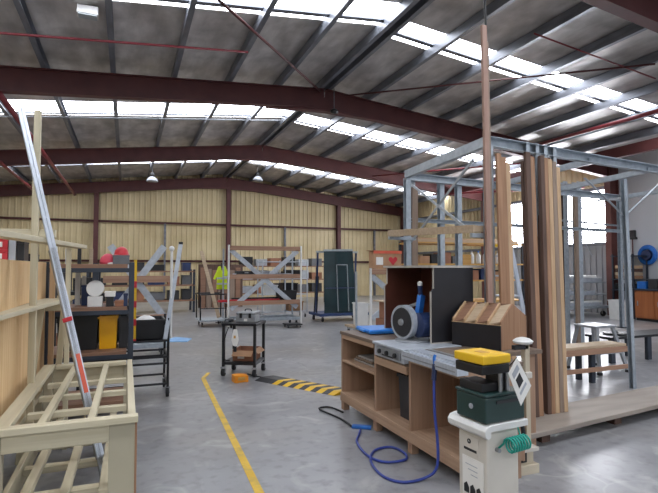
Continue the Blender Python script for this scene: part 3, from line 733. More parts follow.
pt('top_rail', MB().bx(bx0-.02, bx0, Yc+.02, Yb-.02, .665, .735), M['benchplyy'])
pt('top_rail', MB().bx(bx0-.01, bx0+.012, Yb+.02, Ya-.02, .80, .845), M['benchplyy'])
pt('top_rail', MB().bx(bx0-.01, bx0+.012, Yd, Yc-.02, .78, .845), M['benchplyy'])
for x, y in ((3.35,5.15),(3.35,3.45),(3.35,4.3)): pt('leg', MB().bx(x-.035,x+.035,y-.035,y+.035,0,.845), M['benchply'])
for y in (Ya-.03, Yb, Yc, Yd+.05):
    for x in (bx0+.03, bx0+.48): pt('leg', MB().bx(x-.035,x+.035,y-.035,y+.035,0,.135), M['benchply'])
# silver slide with scale along the front edge
sl = MB().ext((bx0-.045, Yc-.02, .858), (bx0-.045, Yd-.02, .858), [(-.05,-.035),(.05,-.035),(.05,.03),(.03,.03),(.03,.02),(-.01,.02),(-.01,.03),(-.05,.03)]).build('slide_rail', M['alu'], t)
MB().bx(bx0-.098,bx0-.0955,Yd,Yc-.04,.845,.855).build('scale_strip', M['alu_d'], sl)
pt('slide_table', MB().bx(bx0+.02, bx0+.12, Yd, Yc-.02, .882, .892), M['alu'])
pt('slide_strip', MB().bx(bx0+.16, bx0+.2, Yd, Yc-.02, .882, .89), M['alu_d'])

# contents of the bays
for i, (z, y0, y1, m_) in enumerate([(.563,4.62,5.1,'stone'),(.593,4.66,5.06,'greywood'),(.617,4.64,5.0,'stone')]):
    one('offcut_board', MB().bx(2.40,2.8,y0,y1,z,z+.022), M[m_], 'grey board offcut on the middle bench shelf, ' + ['bottom of the pile','middle of the pile','top of the pile'][i], 'offcut', 'offcuts on the bench shelf', .003)
tub('waste_bin', 'dark grey waste bin standing in the middle bay of the bench', 'bin', 2.58, 4.0, .197, .33, .3, .40, M['bindark'])

# blue folder and what lies next to it
t = thing('blue_folder', 'bright blue plastic case lying on the far end of the bench', 'case', (2.62, 5.0, .882), math.radians(-6))
MB().bx(-.16,.22,-.24,.2,.005,.05).build('case_body', M['bluefolder'], t, .012, local=True)
MB().bx(-.165,.225,-.245,.205,.027,.031).build('seam_band', M['blue'], t, local=True)
MB().bx(-.18,-.158,-.1,.06,.012,.04).build('handle', M['bluefolder'], t, .006, local=True)

# mitre saw in the dropped bay
t = thing('mitre_saw', 'blue and grey mitre saw on the bench with a large round blade guard', 'saw', (2.55, 4.08, .75))
q = lambda n, mb, m, b=.004, par=None, sm=False: mb.build(n, M[m], par or t, b, smooth=sm)
q('base', MB().bx(2.27,2.86,3.80,4.36,.752,.862), 'galv_lt', .008)
q('base_table', MB().bx(2.25,2.88,3.79,4.37,.862,.885), 'galv_lt', .005)
q('control_panel', MB().bx(2.258,2.27,3.85,4.3,.772,.845), 'alu_d')
for y in (3.93,4.08,4.22): q('knob', MB().lathe([(.022,0),(.022,.02),(.012,.026)], (2.258,y,.81), 14, Matrix.Rotation(-PI/2,4,'Y')), 'black', 0)
q('panel_slot', MB().bx(2.254,2.258,3.97,4.18,.776,.79), 'black')
q('turntable', MB().lathe([(.17,0),(.175,.01),(.17,.018)], (2.62,4.22,.884), 30), 'alu_d', 0)
q('fence', MB().bx(2.78,2.81,4.0,4.45,.885,.97), 'alu')
R = Matrix.Rotation(PI/2, 4, 'X') 
ry = Matrix.Rotation(math.radians(-80), 4, 'Z') @ R
hc = (2.58, 4.29, 1.065)
q('blade_guard', MB().lathe([(.05,-.04),(.13,-.04),(.158,-.03),(.158,.03),(.13,.04),(.05,.04)], hc, 36, ry), 'guard', 0, None, False)
q('guard_rim', MB().lathe([(.145,.03),(.145,.045),(.168,.045),(.168,-.02),(.159,-.02),(.159,.03)], hc, 36, ry), 'galv_lt', 0)
q('saw_blade', MB().lathe([(.02,.045),(.135,.045),(.14,.048),(.135,.051),(.02,.051)], hc, 40, ry), 'bindark', 0)
q('blade_hub', MB().lathe([(.03,.045),(.035,.05),(.03,.07),(.01,.075)], hc, 18, ry), 'alu_d', 0)
q('guard_link', MB().bar((2.57,4.40,1.17),(2.70,4.24,1.25),.018,.03), 'alu_d')
q('motor_housing', MB().lathe([(.05,0),(.085,.01),(.085,.12),(.06,.15)], (2.78,4.16,1.06), 22, Matrix.Rotation(PI/2,4,'X')), 'navy', 0, None, False)
q('motor_housing', MB().lathe([(.06,0),(.12,.01),(.12,.2),(.08,.23)], (2.62,4.15,1.045), 22, Matrix.Rotation(PI/2,4,'Y')), 'navy', 0, None, False)
ar = q('saw_arm', MB().bar((2.68,4.22,1.08),(2.74,4.24,1.33),.05,.07), 'blue')
q('handle', MB().path([(2.74,4.24,1.28),(2.72,4.23,1.36),(2.71,4.22,1.43)], .024, 10), 'navy', 0)
q('handle_cap', MB().lathe([(.024,0),(.026,.03),(.012,.045)], (2.71,4.22,1.425), 14), 'whitep', 0)
q('pivot_arm', MB().bar((2.95,4.25,.9),(2.88,4.25,1.06),.08,.08), 'alu_d')

# dust hood around it
t = thing('dust_hood', 'tall open fronted hood box with brown inside and black outer side around the saw', 'saw hood', (3.05, 4.4, .88))
hx0, hx1, hy0, hy1, hz0, hz1 = 2.68, 3.17, 3.98, 4.90, .882, 1.605
s1 = pt('side_panel', MB().prism([(hx0,hz0),(hx1,hz0),(hx1,hz1),(hx0+.03,hz1),(hx0+.03,hz1-.18),(hx0,hz1-.21)], 'y', hy1-.018, hy1), M['redbrown'])
s2 = pt('side_panel', MB().prism([(hx0,hz0),(hx1,hz0),(hx1,hz1),(hx0+.03,hz1),(hx0+.03,hz1-.2),(hx0,hz1-.23)], 'y', hy0, hy0+.02), M['blackmel'])
MB().bx(hx0-.003,hx0,hy1-.02,hy1+.002,hz0,hz1-.21).build('edge_band', M['banding'], s1); MB().bx(hx0+.027,hx0+.03,hy1-.02,hy1+.002,hz1-.18,hz1).build('edge_band', M['banding'], s1)
MB().bx(hx0-.003,hx0,hy0-.002,hy0+.022,hz0,hz1-.23).build('edge_band', M['banding'], s2); MB().bx(hx0+.027,hx0+.03,hy0-.002,hy0+.022,hz1-.2,hz1).build('edge_band', M['banding'], s2)
MB().bx(hx0,hx0+.28,hy0-.005,hy0,hz0,hz0+.012).build('edge_band', M['banding'], s2)
pt('back_panel', MB().bx(hx1-.018,hx1,hy0+.02,hy1-.018,hz0,hz1), M['redbrown'])
tp = pt('top_panel', MB().bx(hx0+.0,hx1+.2,hy0-.0,hy1+.02,hz1,hz1+.018), M['redbrown'])
MB().bx(hx0-.004,hx0,hy0,hy1+.02,hz1-.002,hz1+.02).build('edge_band', M['banding'], tp)
MB().bx(hx0,hx1+.2,hy0-.004,hy0,hz1-.002,hz1+.02).build('edge_band', M['banding'], tp)

# slanted sorter box with four pockets
SR = math.radians(36)
t = thing('pocket_sorter', 'brown board sorter box with four slanted pockets and a dark front on the bench', 'sorter', (2.86, 3.90, .882), -math.radians(71))
ln, dp = .50, .44
lq = lambda n, mb, m: mb.build(n, M[m], t, .002, local=True)
HP = [(0,0),(dp,0),(dp,.28),(.20,.40),(0,.25)]
for i in range(5):
    x = i*(ln-.016)/4
    lq('divider', MB().prism(HP, 'x', x, x+.016), 'oak' if i == 4 else 'pine')
for i in range(4):
    x0 = .016 + i*(ln-.016)/4; x1 = x0 + (ln-.016)/4 - .016
    mb = MB(); a, b = .026, .002      # a lid that slopes back and also tips sideways inside its pocket
    V = [(x0,.0,.25-a),(x1,.0,.25-b),(x1,.20,.40-b),(x0,.20,.40-a)]
    mb._faces([(x,y,z-.012) for x,y,z in V]+V, [(0,3,2,1),(4,5,6,7),(0,1,5,4),(1,2,6,5),(2,3,7,6),(3,0,4,7)])
    lq('sloping_lid', mb, 'palebrd' if i % 2 else 'brownboard')
    lq('rear_lid', MB().prism([(.205,.395),(dp,.278),(dp,.265),(.205,.383)], 'x', x0, x1), 'brownboard')
lq('front_panel', MB().bx(.0,ln,-.012,.0,.0,.215), 'blackmel')
lq('back_panel', MB().bx(0,ln,dp,dp+.012,0,.275), 'brownboard')
lq('floor_panel', MB().bx(.016,ln-.016,0,dp,0,.012), 'brownboard')
lq('front_lip', MB().bx(-.002,ln+.002,-.014,.0,.215,.222), 'pine')

# blue air hose from the bench edge down to the floor
pts = [(2.215,3.25,.86),(2.2,3.24,.72),(2.19,3.22,.5),(2.2,3.2,.28),(2.19,3.2,.1),(2.12,3.24,.02),(1.93,3.25,.012),(1.84,3.41,.012),(1.89,3.7,.012),(2.03,3.9,.012),(2.2,3.92,.012),(2.24,3.76,.012),(2.17,3.62,.012),(1.99,3.64,.012),(1.92,3.81,.012),(1.97,4.13,.012),(2.08,4.32,.012),(2.16,4.45,.012)]
t = thing('air_hose', 'blue air hose hanging from the bench slide and looping across the floor', 'hose', (2.1,3.6,0))
MB().path(pts, .011, 8, 5).build('hose_tube', M['bluehose'], t, smooth=True)
MB().tube((2.217,3.25,.86),(2.2,3.243,.74),.02,10).build('coupling', M['navy'], t)
MB().path([(2.218,3.25,.83),(2.21,3.25,.9),(2.22,3.25,.93)], .012,8).build('tail_fitting', M['blue'], t)
MB().bar((2.28,4.45,.018),(2.12,4.56,.018),.06,.03).build('blow_gun', M['blue'], t, .006)
one('black_hose', MB().path([(2.12,4.56,.012),(2.12,4.85,.012),(2.04,5.25,.012),(2.13,5.32,.012),(2.2,5.25,.012),(2.24,5.05,.012)], .01, 8, 4), M['rubber'], 'thin black hose curling on the floor at the far bench leg', 'hose', smooth=True)

# ------------------------------------------------------------------ frame joining machine in front
t = thing('joining_machine', 'cream pedestal machine with dark green head, yellow top and teal coiled hose', 'machine', (1.685, 2.04, 0), math.radians(4))
lq = lambda n, mb, m, b=.004, par=None, sm=False: mb.build(n, M[m], par or t, b, local=True, smooth=sm)
body = lq('pedestal', MB().bx(.045,.27,.035,.25,.05,.755), 'machine', .012)
lq('foot_plate', MB().bx(-.0,.34,0,.34,0,.05), 'machine2', .008)
tp = MB().prism([(.305,.765),(.305,.80),(.055,.80),(.02,.793),(.002,.772),(.005,.745),(.025,.728),(.045,.738),(.045,.765)], 'y', -.0, .29)
lq('top_table', tp, 'whitep', .004)
lab = lq('name_label', MB().bx(.041,.045,.09,.205,.61,.70), 'machine', 0, body)
lq('round_emblem', MB().lathe([(.013,0),(.013,.003)], (.041,.16,.675), 18, Matrix.Rotation(-PI/2,4,'Y')), 'ink', 0, body)
lq('label_text', MB().bx(.039,.041,.105,.2,.625,.638), 'ink', 0, body)
lq('label_mark', MB().bx(.038,.040,.154,.164,.672,.682), 'paper', 0, body)
lq('poster', MB().bx(.041,.045,.06,.215,.28,.59), 'paper', 0, body)
for k in range(3):
    y0 = .07 + k*.047
    lq('poster_picture', MB().prism([(y0,.40),(y0+.038,.40),(y0+.038,.44),(y0+.018,.455),(y0,.43)], 'x', .039, .041), 'ink', 0, body)
for k in range(3): lq('poster_text', MB().bx(.0395,.041,.10,.19-.02*k,.55-.025*k,.554-.025*k), 'greybox', 0, body)
hd = lq('green_head', MB().bx(.02,.295,.012,.235,.803,.935), 'darkgreen', .008)
lq('head_lid', MB().bx(.015,.30,.008,.24,.937,.952), 'darkgreen', .006, hd)
lq('head_lens', MB().lathe([(.014,0),(.014,.005)], (.018,.115,.875), 16, Matrix.Rotation(-PI/2,4,'Y')), 'greybox', 0, hd)
lq('grey_stripe', MB().bx(.09,.25,.0055,.012,.90,.915), 'bindark', 0, hd)
lq('press_block', MB().bx(.03,.15,.05,.22,.952,1.0), 'black', .006)
lq('press_block', MB().bx(.14,.205,.05,.14,.952,1.045), 'bindark', .006)
for x in (.15,.20): lq('guide_rod', MB().tube((x,.04,.952),(x,.04,1.045),.011,12), 'steel', 0)
lq('press_plate', MB().bx(.02,.215,.035,.24,1.045,1.095), 'black', .006)
lq('yellow_top', MB().bx(.015,.21,.02,.245,1.10,1.148), 'yellow', .008)
lq('top_marking', MB().bx(.08,.13,.09,.16,1.1485,1.1505), 'ochre')
# coiled hose
N = 7; pts = []
for i in range(N*10+1):
    a = 2*PI*i/10; u = i/(N*10)
    pts.append((.14+.14*u, -.02+.01*u+.034*math.cos(a), .69+.0*u+.036*math.sin(a)))
pts = [(.11,.03,.66)] + pts + [(.31,.08,.74)]
lq('coiled_hose', MB().path(pts, .0055, 6, 1), 'teal', 0, None, True)
lq('hose_port', MB().tube((.11,.036,.66),(.11,.01,.66),.011,10), 'alu_d', 0)
lq('black_air_line', MB().path([(.31,.1,.60),(.32,.05,.66),(.34,.08,.76),(.33,.14,.86),(.295,.15,.90)], .012, 8, 4), 'rubber', 0)
# hanging tag
t = thing('hanging_sign', 'white diamond shaped sign hanging by a corner from the cream machine', 'sign', (2.0, 2.08, 1.05))
A, B, Cc, D = (1.852,1.99,1.144), (1.957,2.004,.99), (1.87,1.986,.90), (1.785,1.978,1.07)
def slab(a, b, c, d, n, t0, t1):
    a, b, c, d = map(Vector, (a,b,c,d)); nv = ((b-a).cross(d-a)).normalized()
    mb = MB(); mb._faces([p+nv*t0 for p in (a,b,c,d)]+[p+nv*t1 for p in (a,b,c,d)], [(0,1,2,3),(4,7,6,5),(0,4,5,1),(1,5,6,2),(2,6,7,3),(3,7,4,0)]); return mb
slab(A,B,Cc,D,0,-.0015,.0015).build('sign_card', M['paper'], t)
def inq(s, u): # bilinear
    a,b,c,d = map(Vector,(A,B,Cc,D)); return (a*(1-s)+b*s)*(1-u) + (d*(1-s)+c*s)*u
slab(inq(.35,.3),inq(.62,.3),inq(.62,.72),inq(.35,.72),0,-.0035,-.002).build('printed_picture', M['ink'], t)
slab(inq(.12,.2),inq(.28,.2),inq(.28,.8),inq(.12,.8),0,-.003,-.002).build('printed_text', M['greybox'], t)
slab(inq(.72,.2),inq(.8,.2),inq(.8,.8),inq(.72,.8),0,-.003,-.002).build('printed_text', M['greybox'], t)
MB().path([A,(1.86,2.02,1.12),(1.87,2.06,1.09)], .003, 6).build('hanging_string', M['black'], t)
t = thing('post_stand', 'cream steel post on a stepped foot at the near end of the saw bench', 'stand', (2.93, 3.1, 0))
pt('post', MB().bx(2.965,3.01,3.09,3.14,.1,.99), M['machine2'])
pt('foot_base', MB().bx(2.80,3.02,3.02,3.2,0,.07), M['machine2'])
pt('foot_block', MB().bx(2.82,2.99,3.05,3.18,.07,.17), M['machine2'])
pt('foot_flange', MB().bx(2.79,3.02,3.02,3.2,.17,.20), M['machine'])
pt('switch_plate', MB().bx(2.83,2.92,3.044,3.05,.085,.16), M['black'])
pt('side_clamp', MB().bx(2.955,3.02,3.075,3.15,.72,.77), M['machine'], None, .006)
pt('head_arm', MB().bx(2.86,3.0,3.09,3.13,.95,.985), M['black'])
pt('post_head', MB().lathe([(.02,0),(.07,.012),(.08,.03),(.055,.05),(.02,.06)], (2.96,3.11,.985), 18), M['whitep'], bevel=0)

# ------------------------------------------------------------------ grey steel rack for upright timber
t = thing('timber_rack', 'tall grey steel rack frame holding timber lengths upright', 'rack', (4.8, 4.8, 0))
FL, BL = Vector((3.34,3.94,0)), Vector((3.5,5.75,0)); FR, BR = Vector((7.9,4.42,0)), Vector((8.1,6.1,0))
zb = 2.87
def up(p, z): return (p.x, p.y, z)
def rb(n, p0, p1, w, h, m='galv', upv=(0,0,1)): return pt(n, MB().cch(p0, p1, w, h, .006, upv) if n != 'brace_bar' else MB().bar(p0, p1, w, h, upv), M[m], bevel=0)
rb('top_beam', up(FL,zb), up(FR,zb), .07, .1)
rb('top_beam', up(BL,zb-.03), up(BR,zb-.03), .07, .1)
rb('top_beam', up(FL,zb), up(BL,zb), .07, .1)
for f in (.36,.62,1): 
    rb('cross_beam', up(FL.lerp(FR,f),zb-.02), up(BL.lerp(BR,f),zb-.02), .05, .07)
rb('mid_beam', up(BL,2.25), up(BR,2.25), .05, .05)
pp = lambda n, x, y, z0, z1, w=.06: pt(n, MB().cch((x,y,z0),(x,y,z1), w, w, .005, up=(0,1,0)), M['galv'], bevel=0)
for x, y in ((FL.x,FL.y),(BL.x,BL.y),(3.62,5.83),(4.12,5.86),(4.45,5.9)): pp('post', x, y, 0, zb-.05, .075)
for x, y in ((6.22,4.62),): pt('post', MB().cch((x+.05,y,0),(x-.03,y,2.8), .06, .06, .005, up=(0,1,0)), M['galv'], bevel=0)
for f in (.17,.215,.255,.30): 
    p = FL.lerp(FR, f*.72); pp('divider_post', p.x, p.y+.0, 1.9, zb+.06, .045)
pt('board_bracket', MB().bx(3.12,3.40,3.92,3.96,1.90,1.942), M['galv']); pt('board_bracket', MB().bx(3.12,3.52,5.56,5.6,1.965,2.005), M['galv'])
br = lambda a, b: rb('brace_bar', a, b, .03, .012, 'galv', (1,0,0))
br((3.37,4.2,1.95),(3.5,5.65,2.72)); br((3.37,4.2,2.75),(3.5,5.65,1.95))
br((6.22,4.64,2.3),(5.4,4.56,2.75)); br((6.22,4.64,2.3),(7.2,4.8,2.85)); br((6.22,4.66,2.55),(7.4,6.05,2.75))
t = thing('upright_rack', 'tall grey post rack standing alone beyond the timber rack', 'rack', (8.6,7.65,0))
for x, y in ((8.5,7.72),(8.78,7.62)): pp('post', x, y, 0, 3.42, .13)
rb('tie_beam', (8.45,7.7,3.3),(12.4,9.4,3.45),.06,.06); rb('tie_beam', (8.45,7.7,2.6),(12.4,9.4,2.75),.04,.04)
br((8.8,7.66,3.38),(10.3,8.6,2.4)); br((8.8,7.66,2.5),(10.0,8.3,1.9))
pp('post', 12.4, 9.4, 0, 3.45, .09)
for x, y in ((8.5,7.72),(8.78,7.62),(12.4,9.4)): pt('foot_plate', MB().bx(x-.12,x+.12,y-.12,y+.12,0,.02), M['bluegrey'])
pt('clamp', MB().bx(8.42,8.86,7.56,7.8,3.28,3.36), M['alu_d'])
one('base_plank', MB().prism([(3.02,3.36),(7.2,3.82),(7.16,4.3),(3.02,3.9)], 'z', .10, .145), M['steelbase'], 'long flat weathered plank on the floor under the rack timbers', 'plank', None, .006)
for i, x in enumerate((3.6,4.7,5.8,6.9)):
    one('plank_bearer', MB().bx(x-.05,x+.05,3.47+.11*(x-3.2),3.80+.11*(x-3.2),0,.10), M['walnut'], ['first','second','third','fourth'][i] + ' bearer under the weathered base plank counted from the machine', 'bearer', 'bearers under the base plank')

# timber lengths
def length(name, label, p0, p1, w, d, m, up=(0,1,0), g='timber lengths in the rack', prof=None):
    a, b = w/2, d/2
    pr = prof or [(-a,-b),(a,-b),(a,b*.4),(a*.7,b*.55),(a*.6,b),(-a,b)]
    return one(name, MB().ext(p0, p1, pr, up), M[m], label, 'timber length', g, .002)
zf = .146
length('tall_moulding', 'tallest pinkish moulding rising from the rack corner towards the roof', (3.27,3.86,zf), (3.235,3.86,4.0), .055, .045, 'pinkwood')
length('tall_moulding', 'tall thin grey length standing beside the tallest moulding', (3.32,3.87,zf), (3.29,3.88,3.85), .03, .03, 'greywood')
one('roof_cable', MB().path([(3.31,3.9,2.9),(3.3,3.9,4.1),(3.28,3.9,4.6),(3.28,3.9,6.28)], .012, 8, 3), M['black'], 'dark cable dropping from the roof behind the tallest moulding', 'cable', smooth=True)
# first cluster
for i, (x, y, w, m_, top) in enumerate([(3.41,3.86,.055,'oak',2.74),(3.475,3.87,.06,'oak',2.71),(3.535,3.88,.06,'pine',2.66),(3.50,3.96,.06,'greywood',2.58)]):
    lab = ['oak length standing next to the tallest moulding in the first timber cluster','second oak length from the tallest moulding in the first timber cluster','pale pine length at the outer side of the first timber cluster','grey brown length hidden behind the first timber cluster'][i]
    length('timber_length', lab, (x-.02, y-.06, zf), (x, y+.02, top), w, .04, m_)
# second cluster
for i, (x, y, w, m_, top) in enumerate([(3.83,3.91,.06,'walnut',2.80),(3.895,3.92,.06,'oak',2.76)]):
    length('timber_length', ['dark walnut length of the narrow middle timber pair','lighter brown length of the narrow middle timber pair'][i], (x-.10, y-.14, zf), (x, y+.02, top), w, .05, m_)
length('timber_length', 'slim dark length behind the narrow middle timber pair', (3.77,3.86,zf),(3.85,4.0,2.72),.05,.05,'walnut')
# third cluster
cl = [(4.06,.05,'walnut',2.79,'dark edge length starting the widest timber cluster'),(4.11,.045,'oak',2.77,'brown oak length second in the widest timber cluster'),(4.165,.055,'pine',2.76,'pale pine length in the centre of the widest timber cluster'),(4.225,.055,'greywood',2.74,'grey brown length fourth in the widest timber cluster'),(4.28,.05,'pine',2.68,'pale length closing the widest timber cluster')]
for i, (x, w, m_, top, lab) in enumerate(cl):
    length('timber_length', lab, (x-.14, 3.80, zf), (x, 3.97, top), w, .06, m_)
for i, (x, m_) in enumerate([(4.09,'walnut'),(4.16,'pinkwood'),(4.23,'walnut')]):
    length('timber_length', 'brown length in the hidden second row of the widest timber cluster', (x-.13, 3.88, zf), (x, 4.06, 2.70), .055, .06, m_)
# lengths standing by the posts further back
for i, (x, y, m_) in enumerate([(8.62,7.52,'greywood'),(8.5,7.78,'walnut')]):
    length('timber_length', ['brown grey length tied in front of the far grey post rack','dark length tied behind the far grey post rack'][i], (x,y,.002),(x,y,3.2),.08,.07,m_)
length('timber_length', 'brown length standing alone at the far rack corner', (3.57,5.72,.002),(3.62,5.76,2.7),.09,.05,'greywood')
length('timber_length', 'pale pine length leaning behind the slanted sorter box', (3.50,4.62,.002),(3.44,4.70,1.62),.1,.04,'pine')
# long board resting across the rack at eye height
t = thing('display_board', 'long pale board lying level across the rack above the saw hood', 'board', (3.24,4.6,1.95))
MB().bar((3.2,3.93,1.985),(3.2,5.6,2.05),.13,.06).build('board_top', M['palebrd'], t, .003)
MB().bar((3.135,3.91,1.983),(3.135,5.62,2.048),.02,.08).build('front_edge', M['palebrd'], t, .003)

# ladder behind the timbers
t = thing('step_ladder', 'aluminium step ladder with pale rails standing behind the rack timbers', 'ladder', (5.9,6.35,0))
for a, b in (((5.78,6.3,1.95),(6.12,6.2,0.02)),((5.6,6.55,1.95),(5.5,6.5,.02))): pt('stile', MB().cch(a, b, .07, .03, .005, up=(0,1,0)), M['alu'], bevel=0)
for k in range(6):
    f = k/6+.08; a = Vector((5.78,6.3,1.95)).lerp(Vector((6.12,6.2,.02)), f); b = Vector((5.6,6.55,1.95)).lerp(Vector((5.5,6.5,.02)), f)
    pt('tread', MB().bar(a, b, .08, .025), M['alu'], bevel=0)
for a, b in (((5.78,6.34,1.9),(6.4,6.95,.02)),((5.6,6.59,1.9),(5.9,7.2,.02))): pt('rear_leg', MB().bar(a, b, .04, .025), M['alu_d'], bevel=0)
pt('top_cap', MB().box((5.69,6.44,1.965),(.3,.2,.04),-.9), M['yellow'])

# ------------------------------------------------------------------ work on the far side of the rack
t = thing('timber_trestle', 'low timber trestle with a pale top board and red-brown lower boards', 'trestle', (5.6,5.1,0))
pt('top_board', MB().bx(5.0,6.7,5.02,5.32,.48,.515), M['palebrd'])
pt('face_board', MB().bx(5.0,6.7,5.0,5.03,.40,.478), M['rail'])
pt('lower_board', MB().bx(5.0,6.7,5.0,5.03,.16,.22), M['rail'])
for x in (5.15,6.05):
    for y in (5.06,5.28): pt('leg', MB().bx(x-.035,x+.035,y-.03,y+.03,0,.48), M['bluegrey'])
t = thing('work_platform', 'grey folding work platform with splayed legs beyond the low timber trestle', 'platform', (6.84,5.65,0))
pt('platform_top', MB().bx(6.62,7.06,5.45,5.85,.68,.715), M['alu_d'])
for x, dx in ((6.67,-.10),(7.01,.16)):
    for y, dy in ((5.48,-.12),(5.82,.12)):
        lg = pt('leg', MB().cch((x,y,.68),(x+dx,y+dy,.02),.05,.035,.005,up=(0,1,0)), M['alu_d'], bevel=0)
        MB().box((x+dx,y+dy,.02),(.06,.05,.04)).build('foot_cap', M['rubber'], lg)
for y in (5.40,5.90): pt('step_bar', MB().bar((6.62,y,.32),(7.09,y,.32),.03,.05), M['alu_d'])
for x, dx in ((6.67,-.05),(7.01,.08)): pt('side_bar', MB().bar((x+dx,5.4,.34),(x+dx,5.9,.34),.03,.03), M['alu_d'])
t = thing('low_black_bench', 'low black steel bench with a round black plate on its top', 'bench', (8.6,6.0,0))
pt('bench_top', MB().bx(7.5,9.6,5.9,6.4,.40,.44), M['blacksteel'])
for x in (7.6,8.5,9.5):
    for y in (5.96,6.34): pt('leg', MB().bx(x-.05,x+.05,y-.03,y+.03,0,.40), M['bluegrey'])
t = thing('round_plate', 'round black plate lying on the low black bench', 'plate', (7.95,6.15,.441))
MB().lathe([(.16,0),(.2,.01),(.2,.03),(.16,.035),(.04,.035),(.03,.05)], n=26).build('plate_body', M['black'], t, local=True)
MB().lathe([(.028,.05),(.028,.07),(.01,.075)], n=14).build('hub_knob', M['alu_d'], t, local=True)

# sheet trolley near the grey wall
t = thing('sheet_trolley', 'low trolley stacked with pale panels in front of the grey ribbed wall', 'trolley', (13.6,12.3,0))
pt('deck', MB().bx(12.3,14.9,11.7,12.9,.28,.36), M['galv'])
for x in (12.5,14.7):
    for y in (11.82,12.78): caster(t, x-13.6, y-12.3, .09, .05, 0, top=.28)
for x in (12.4,14.8): pt('end_post', MB().bar((x,12.75,.36),(x,12.75,1.55),.06,.06), M['galv'])
for z in (.75,1.15): pt('arm', MB().bx(12.35,14.85,11.8,12.8,z-.04,z), M['galv'])
for i, (z, h, a, b, m_) in enumerate([(.362,.1,12.4,14.6,'galv_lt'),(.463,.06,12.5,14.7,'whitep'),(.752,.1,12.4,14.4,'galv_lt'),(1.152,.12,12.5,14.7,'greybox'),(1.273,.08,12.7,14.5,'whitep')]):
    one('stacked_panel', MB().bx(a,b,11.85,12.7,z,z+h), M[m_], ['thick silver panel lowest on the sheet trolley','white panel on the lowest silver panel of the sheet trolley','silver panel on the middle arm of the sheet trolley','grey panel on the upper arm of the sheet trolley','white panel topmost on the sheet trolley'][i], 'panel', 'panels on the sheet trolley', .01)

# things at the white wall
t = thing('hose_coil', 'blue hose coil hung on the white wall', 'hose coil', (XR-.2,10.8,2.02))
R = Matrix.Rotation(PI/2,4,'Y')
for k in range(5):
    r = .30-.025*k; MB().path([(XR-.11-.03*(k%2), 10.8+r*math.cos(a*PI/14), 2.02+r*math.sin(a*PI/14)) for a in range(29)], .028, 8, 1).build('hose_loop', M['blue'], t, smooth=True)
MB().tube((XR-.2,10.8,2.02),(XR-.05,10.8,2.02),.16,20).build('reel_hub', M['navy'], t)
t = thing('broom', 'dark broom hung head up on the white wall beside the blue coil', 'broom', (XR-.1,11.35,1.6))
MB().tube((XR-.1,11.3,1.55),(XR-.1,11.3,2.55),.018,8).build('handle', M['maroon'], t)
MB().bx(XR-.14,XR-.06,11.15,11.45,2.55,2.62).build('broom_head', M['bindark'], t, .01)
MB().bx(XR-.15,XR-.055,11.2,11.4,2.62,2.85).build('bristle_block', M['bindark'], t, .02)
t = thing('block_rack', 'dark open rack against the white wall holding short timber blocks', 'rack', (15.2,11.2,0))
for z in (.9,1.25,2.0): pt('shelf', MB().bx(14.75,15.5,10.75,11.55,z-.03,z), M['bluegrey'])
for x in (14.8,15.45):
    for y in (10.8,11.5): pt('post', MB().bx(x-.025,x+.025,y-.025,y+.025,0,2.05), M['bluegrey'])
k = 0
for z in (1.255,1.365,1.475,1.585):
    one('timber_block', MB().bx(14.8,15.4,10.9,11.42,z,z+.1), M[('oak','palebrd','walnut','pine')[k]], ['lowest of four timber blocks on the dark wall rack','second from bottom of four timber blocks on the dark wall rack','third from bottom of four timber blocks on the dark wall rack','topmost of four timber blocks on the dark wall rack'][k], 'block', 'timber blocks on the wall rack', .008); k += 1
one('black_bundle', MB().bx(14.85,15.4,10.85,11.5,.905,1.1), M['black'], 'black bundle on the lower shelf of the dark wall rack', 'bundle', None, .03)
t = thing('wood_cabinet', 'orange brown wooden cabinet against the white wall under a dark worktop', 'cabinet', (14.9,10.1,0))
pt('cabinet_body', MB().bx(14.5,15.45,9.3,10.55,.08,.92), M['cabinet'])
for y in (9.32,9.95): dd = pt('door', MB().bx(14.48,14.5,y,y+.58,.1,.9), M['cabinet']); MB().bx(14.46,14.48,y+.48,y+.5,.45,.6).build('handle', M['alu_d'], dd)
pt('worktop', MB().bx(14.44,15.48,9.25,10.6,.92,.97), M['bluegrey'])
pt('plinth', MB().bx(14.55,15.45,9.3,10.55,0,.08), M['black'])
for i, (y, h, m_, lab) in enumerate([(10.4,.22,'blue','blue case on the dark worktop above the wooden cabinet'),(10.05,.3,'bindark','charcoal case on the dark worktop above the wooden cabinet'),(9.65,.2,'navy','navy case on the dark worktop above the wooden cabinet')]):
    carton('tool_case', lab, 'case', 14.6,15.1,y-.14,y+.14,.97,.97+h, M[m_], None, 'cases on the wall worktop')
tub('waste_bin', 'white bin standing on the floor beside the wooden cabinet', 'bin', 14.3, 10.95, 0, .4, .4, .6, M['whitep'])

